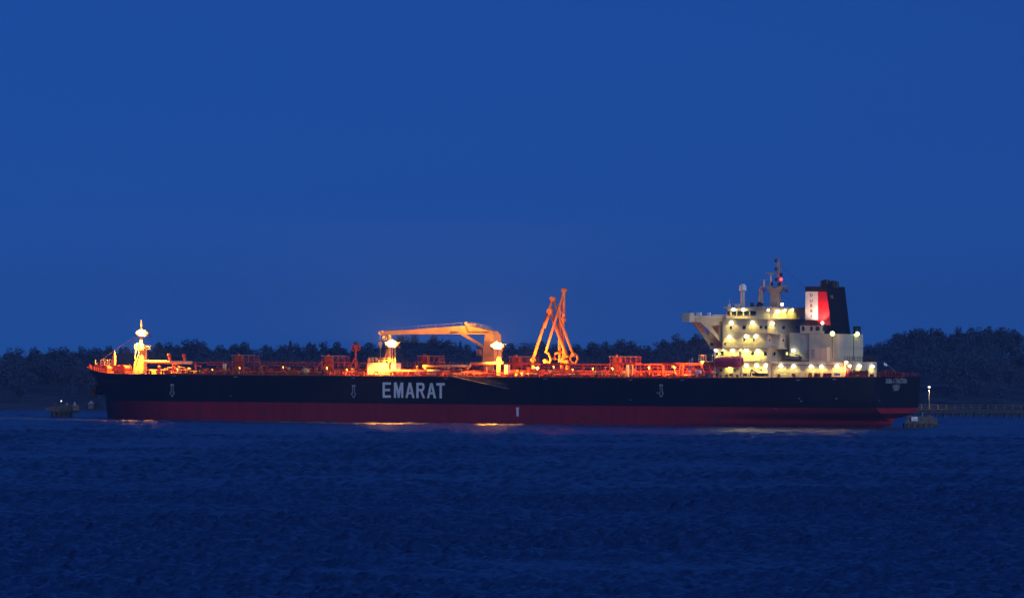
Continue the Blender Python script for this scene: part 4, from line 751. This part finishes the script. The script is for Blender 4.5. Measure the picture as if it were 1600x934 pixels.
b = MB(); b.path([S(1172, 588, 16.5), S(1174, 577, 16.5), S(1181, 582, 17), S(1189, 585, 17)], .14); b.build('boat_davit', M_DARK, ship)
sbox(1101.5, 1112, 583, 588.5, 17, 1.6).build('tarpaulin_stack', M_BLUE, None, top=('blue tarpaulin covered stack on deck below the red cabinets', 'tarpaulin'))
def flag(px, py, w_, h_, Y, m, label):
    P = S(px, py, Y); b = MB(); nx, nz = 8, 4; W, H = w_, h_
    for j in range(nz + 1):
        for i in range(nx + 1): u = i / nx; b.v.append(P + Vector((-u * W, .22 * math.sin(u * 7 + j * .5), -j / nz * H - u * .25 * W)))
    b.f = [(j * (nx + 1) + i, j * (nx + 1) + i + 1, (j + 1) * (nx + 1) + i + 1, (j + 1) * (nx + 1) + i) for j in range(nz) for i in range(nx)]
    o = b.build('flag', m, None, top=(label, 'flag')); md = o.modifiers.new('s', 'SOLIDIFY'); md.thickness = .03; return o
flag(1190.5, 450.5, .95, .8, 1, mat('red_bunting', (.4, .02, .02), .8), 'dark red flag under the left arm of the radar mast')
def flag2():
    o = flag(1227, 451.5, .8, .7, 0, mat('dark_red_bunting', (.3, .02, .04), .8), 'small red and white flag flying clear right of the radar mast'); MB().tube(S(1223, 447, 0), S(1227, 457, 0), .03, n=4).build('flag_halyard', M_DARK, rm)
flag2()
b = MB(); b.tube((1.0, -4, 12.8), A(1381, 565, 1.0), .07); b.build('ensign_staff', M_STEEL, ship)
P = A(1381, 565, 1); flag_m = mat('pale_bunting', (.85, .9, .9), .8)
b = MB(); nx = 6
for j in range(3):
    for i in range(nx + 1): u = i / nx; b.v.append(P + Vector((.15 * math.sin(u * 6), -u * 1.8, -.15 - j * .3 - u * .5)))
b.f = [(j * 7 + i, j * 7 + i + 1, j * 7 + 8 + i, j * 7 + 7 + i) for j in range(2) for i in range(6)]; b.build('flag', flag_m, None, top=('small pale flag on a staff at the stern, above the red winches', 'flag'))
# ================================================================== JETTY, ARMS, DOLPHINS, PIER
jt = thing('loading_jetty', 'concrete loading platform on piles hidden behind the tanker amidships', 'jetty', (100, -32, 0))
XJ0, XJ1 = S(915, 560, -32).x, S(815, 560, -32).x
MB().box(XJ0, XJ1, -42, -26, 9.2, 10.4).build('jetty_deck', M_CONC, jt)
for x in np.linspace(XJ0 + 2, XJ1 - 2, 5):
    for y in (-40, -34, -28): MB().tube((x, y, -3), (x, y, 9.2), .5, n=8).build('pile', M_WEED, jt)
par = MB().tube(((XJ0 + XJ1) / 2 + 2, -27, 10.4), ((XJ0 + XJ1) / 2 + 2, -27, 14.2), .12).build('jetty_lamp_post', M_STEEL, jt)
MB().ball(((XJ0 + XJ1) / 2 + 2, -27, 14.4), .3).build('lamp_glass', M_SOD, jt); light('POINT', ((XJ0 + XJ1) / 2 + 2, -25.8, 14.4), 28000, (1, .34, .04), par, .3)
def arm(label, base, pts, r, cw=None, coupler=None, Y=-32):
    t = thing('marine_loader', label, 'loading arm', S(base[0], 568, Y), group='orange loading arms behind the deck')
    b = MB(); P = S(base[0], base[1], Y); b.tube((P.x, Y, 10.4), P, r * 1.25, n=10); b.build('riser', M_ARM, t, smooth=True)
    q = [S(x, y, Y + dy) for x, y, dy in pts]
    for i, (a, c) in enumerate(zip(q, q[1:])): b = MB(); b.tube(a, c, r * (1.1 if i == 0 else .9), r * .9, n=10); b.build('inboard_arm' if i == 0 else 'outboard_arm', M_ARM, t, smooth=True)
    for a in q[1:-1]: b = MB(); b.tube(a + Vector((0, .7, 0)), a - Vector((0, .7, 0)), r * 1.5, n=14); b.build('apex_swivel', M_ARM, t)
    for a in q[:1]: b = MB(); b.tube(a + Vector((0, .6, 0)), a - Vector((0, .6, 0)), r * 1.4, n=12); b.build('base_swivel', M_ARM, t)
    if cw: b = MB(); c0 = S(*cw, Y + .8); b.tube(q[0], c0, r * .8); b.box(c0.x - 1, c0.x + 1, Y - .2, Y + 1.6, c0.z - .9, c0.z + .9); b.build('counterweight', M_ARM, t)
    if coupler: b = MB(); k = [S(x, y, Y + 1.4) for x, y in coupler]; b.path(k, r * .75); b.tube(k[-1] + Vector((0, .6, 0)), k[-1] - Vector((0, .6, 0)), r * 1.5, n=10); b.build('coupler', M_ARM, t)
    return t
arm('orange loading arm with the wide inverted V, its right leg ending in a ring coupler', (832.5, 563), [(832.5, 562, 0), (863.5, 466.5, 0), (896, 555, 1.5)], .38, None, [(896, 554), (891.5, 557), (891.5, 564), (899, 569), (903, 560), (901, 554.5), (896, 554)])
arm('tallest orange loading arm, with bright coupler hanging at its lower left end', (878, 566), [(880.5, 500, -1), (881.5, 453.5, 0), (852.5, 551, 1.5)], .36, None, [(852.5, 550), (857, 552), (860.5, 561), (859, 566), (853, 564)])
arm('shortest orange loading arm, thick leg leaning right to the pipework', (887, 566), [(888.5, 564, 0), (859.5, 486, 0), (850, 512, 1)], .48, None, [(888, 556), (883, 557), (877, 563), (886, 566)])
b = MB(); b.tube(S(874.5, 566, -33), S(874.5, 475, -33), .45, n=10); b.tube(S(880.2, 566, -33), S(880.4, 465, -33), .3, n=8); [b.tube(S(874.5, y, -33), S(880.3, y - 3, -33), .12, n=5) for y in range(480, 562, 9)]; b.path([S(869, 560, -32), S(865, 561, -32), S(868, 552, -32), S(872, 551, -32)], .28)
b.build('riser_tower', M_ARM, None, top=('upright orange riser tower standing among the loading arms', 'tower', 'orange loading arms behind the deck'))
# mooring dolphins
def world_at(px, py):   # point on the water seen at a pixel
    d = ray(px, py); t = -CAMH / d.z; return CP + d * t
def wz(px, py, D): return Zt(px, py, D)
def dolphin_right():
    c0 = world_at(1440, 668); D = c0.y; t = thing('mooring_dolphin', 'squat concrete mooring dolphin with a white sign beside the stern', 'mooring dolphin', c0, WORLD)
    gx = lambda p: G(p, D); z = lambda y: wz(1440, y, D)
    b = MB(); ty = D + 7
    b.quadbox([(gx(1415), D, z(662)), (gx(1466), D, z(662)), (gx(1464) + 1, ty, z(662)), (gx(1415) + 1, ty, z(662)), (gx(1420), D + .6, z(649.5)), (gx(1464), D + .6, z(652)), (gx(1464), ty, z(652)), (gx(1426), ty, z(649.5))]); b.build('concrete_cap', M_CONC, t, WORLD)
    MB().box(gx(1414), gx(1466.5), D - .15, ty - .3, -2, z(662)).build('weedy_base', M_WEED, t, WORLD)
    for p in (1419, 1428, 1437, 1446, 1455): MB().box(gx(p), gx(p + 3.4), D - .45, D - .152, -1.5, z(660)).build('timber_fender', M_TIMB, t, WORLD)
    sg = MB().box(gx(1425), gx(1434.5), D - .3, D - .16, z(657.5), z(651)).build('sign_board', M_WHITE, t, WORLD)
    for k, (a, c) in enumerate(((1426.5, 1430), (1431, 1433.2), (1426.5, 1433))): MB().box(gx(a), gx(c), D - .33, D - .3, z(653.2 + k * 1.4 + .5), z(653.2 + k * 1.4)).build('sign_line', M_DARK, sg, WORLD)
    MB().tube((gx(1443), D + 2, z(650)), (gx(1443), D + 2, z(644)), .1).build('post', M_STEEL, t, WORLD); b = MB(); b.tube((gx(1452), D + 3, z(651)), (gx(1452), D + 3, z(648.5)), .5, n=10); b.build('bollard', M_RUST, t, WORLD)
dolphin_right()
def dolphin_left():
    c0 = world_at(96, 652); D = c0.y; t = thing('mooring_dolphin', 'dark mooring dolphin with cluttered platform and lamp off the bow', 'mooring dolphin', c0, WORLD)
    gx = lambda p: G(p, D); z = lambda y: wz(96, y, D)
    MB().quadbox([(gx(79), D, -1), (gx(112.5), D, -1), (gx(112.5), D + 6, -1), (gx(79), D + 6, -1), (gx(81), D, z(642)), (gx(112), D, z(642)), (gx(112), D + 6, z(642)), (gx(81), D + 6, z(642))]).build('weedy_base', M_WEED, t, WORLD)
    for p in (84, 92, 99, 105.5): MB().box(gx(p), gx(p + 3), D - .35, D - .01, -.6, z(640)).build('timber_fender', M_TIMB, t, WORLD)
    b = MB(); b.prism([(gx(x), D - .5, z(y)) for x, y in ((71, 641), (72, 637), (82, 635.5), (93, 633), (107, 632.5), (112, 634), (113, 643), (97, 644.5), (82, 642))], (0, 6.8, 0)); b.build('platform', M_CONC, t, WORLD)
    for x, y0, y1, w_ in ((87, 635, 629.5, 4.5), (95, 633, 627.5, 1.2), (105.5, 633, 629, 3.5), (101, 633, 631, 2), (91, 634, 632, 3)): MB().box(gx(x - w_ / 2), gx(x + w_ / 2), D + .5, D + 1.6, z(y0), z(y1)).build('bollard', R.choice((M_CONC, M_STEEL, M_RUST)), t, WORLD)
    b = MB(); b.rail([(gx(82), D, z(636)), (gx(94), D, z(633)), (gx(111), D, z(633))], 1.1, 1.4, .04, 2); b.build('railing', M_RUST, t, WORLD)
    MB().tube((gx(96.5), D + .4, z(633)), (gx(96.5), D + .4, z(627)), .06).build('lamp_post', M_STEEL, t, WORLD); MB().ball((gx(96.5), D + .4, z(626.3)), .2, 6, 8).build('lamp_glass', mat('white_beacon_glass', (1, 1, 1), .3, emit=(.9, .92, 1), es=2.5), t, WORLD)
    MB().box(gx(110), gx(114), D - .3, D, z(634.6), z(633.6)).build('red_marker', M_TRED, t, WORLD)
    D2 = D + 120; t = thing('mooring_dolphin', 'paler small dolphin just behind the dark one off the bow', 'mooring dolphin', (G(118, D2), D2, 0), WORLD); g2 = lambda p: G(p, D2)
    MB().box(g2(112), g2(123), D2, D2 + 5, wz(118, 641, D2), wz(118, 633, D2)).build('concrete_cap', M_CONC, t, WORLD); MB().tube((g2(117), D2 + 2, wz(117, 633, D2)), (g2(117), D2 + 2, wz(117, 627.5, D2)), .5, .15).build('bollard', M_STEEL, t, WORLD)
    for p in (114, 118, 121.5): MB().tube((g2(p), D2 + 1, -2), (g2(p), D2 + 1, wz(118, 641, D2)), .5).build('pile', M_WEED, t, WORLD)
dolphin_left()
D3 = 2040.0; g3 = lambda p: G(p, D3)
b = MB(); k = [(g3(138), D3, wz(142, 630.5, D3)), (g3(148), D3, wz(142, 630.5, D3)), (g3(148), D3 + 3, wz(142, 630.5, D3)), (g3(138), D3 + 3, wz(142, 630.5, D3)), (g3(143), D3 + 1.5, wz(142, 625.5, D3))]
b.v = [Vector(v) for v in k]; b.f = [(0, 1, 4), (1, 2, 4), (2, 3, 4), (3, 0, 4), (3, 2, 1, 0)]
cab = thing('boathouse', 'tiny pale pointed roof by the shore between the dolphin and the bow', 'hut', (g3(143), D3, 2.5), WORLD); b.build('roof', M_STEEL, cab, WORLD); MB().box(g3(139), g3(147), D3 + .3, D3 + 2.7, 0, wz(142, 630.5, D3)).build('wall', M_TIMB, cab, WORLD)
# pier to the right of the stern
DP = 1985.0; gp = lambda p, D=DP: G(p, D)
def PZ(px, y): return wz(px, y, DP)
M_PR = mat('dull_rail_paint', (.09, .075, .055), .7, noise=.3)
pier = thing('pier', 'low timber pier with pale railing running right from the stern', 'pier', (gp(1500), DP, 0), WORLD)
XL, XR = gp(1405), gp(1800); z0, z1 = PZ(1500, 645.5), PZ(1500, 639.5)
MB().box(XL, XR, DP, DP + 5, z1 - .25, z1).build('deck', M_TIMB, pier, WORLD); MB().box(XL, XR, DP - .2, DP - .003, z0, z1 + .04).build('fascia_beam', M_WEED, pier, WORLD)
for i in range(34): x = XL + (XR - XL) * i / 33; [MB().tube((x, y, -2), (x, y, z0 + .2), .22, n=7).build('pile', M_TIMB, pier, WORLD) for y in (DP + .5, DP + 4.5)]
for i in range(150): x = XL + i * (XR - XL) / 150; MB().box(x + .02, x + (XR - XL) / 150 - .02, DP - .1, DP + 5.1, z1 + .004, z1 + .05 + .02 * R.random()).build('plank', M_TIMB, pier, WORLD)
for i in range(31): px = 1416.3 + i * 12.9; x = gp(px); MB().box(x - .12, x + .12, DP + .1, DP + .3, z1 + .05, z1 + 1.45).build('railing_post', M_PR, pier, WORLD); MB().box(x - .1, x + .1, DP + 4.7, DP + 4.85, z1 + .05, z1 + 1.45).build('railing_post', M_PR, pier, WORLD)
for z in (.7, 1.4): MB().box(XL, XR, DP + .14, DP + .22, z1 + z - .05, z1 + z + .05).build('handrail', M_PR, pier, WORLD); MB().box(XL, XR, DP + 4.75, DP + 4.81, z1 + z - .12, z1 + z - .06).build('handrail', M_PR, pier, WORLD)
sl = thing('street_lamp', 'single lit lamp on a thin post standing on the pier', 'street lamp', (gp(1453.5), DP + 2.6, z1), WORLD)
xl = gp(1453.5); zl = PZ(1453.5, 604.5); MB().tube((xl, DP + 2.6, z1), (xl, DP + 2.6, zl - .3), .09, .06).build('post', M_STEEL, sl, WORLD); MB().tube((xl, DP + 2.6, zl + .15), (xl, DP + 2.6, zl + .4), .5, .15, n=10).build('lamp_hood', M_STEEL, sl, WORLD)
MB().ball((xl, DP + 2.6, zl), .36, 6, 10, (1, 1, .6)).build('lamp_globe', mat('street_lamp_glass', (1, .9, .85), .3, emit=(1, .8, .7), es=5), sl, WORLD)
light('SPOT', SHIPI @ Vector((xl, DP + 2.0, zl - .5)), 4200, (1, .66, .3), sl, .2, aim=(0, 0, -1), size=115)
# ================================================================== evening haze
hz = MB().box(-1400, 1400, -300, 3400, -4.0, 52).build('haze', mat('tmp', (1, 1, 1)), None, WORLD)
m = bpy.data.materials.new('haze'); m.use_nodes = True; n = m.node_tree.nodes; n.remove(n['Principled BSDF']); v = n.new('ShaderNodeVolumePrincipled')
v.inputs['Color'].default_value = (.34, .6, 1, 1); v.inputs['Density'].default_value = .0001; v.inputs['Anisotropy'].default_value = .35
m.node_tree.links.new(v.outputs[0], n['Material Output'].inputs['Volume']); hz.data.materials.clear(); hz.data.materials.append(m); tag(hz, 'thin blue evening haze over the water', 'haze', kind='stuff'); SC.cycles.volume_max_steps = 32
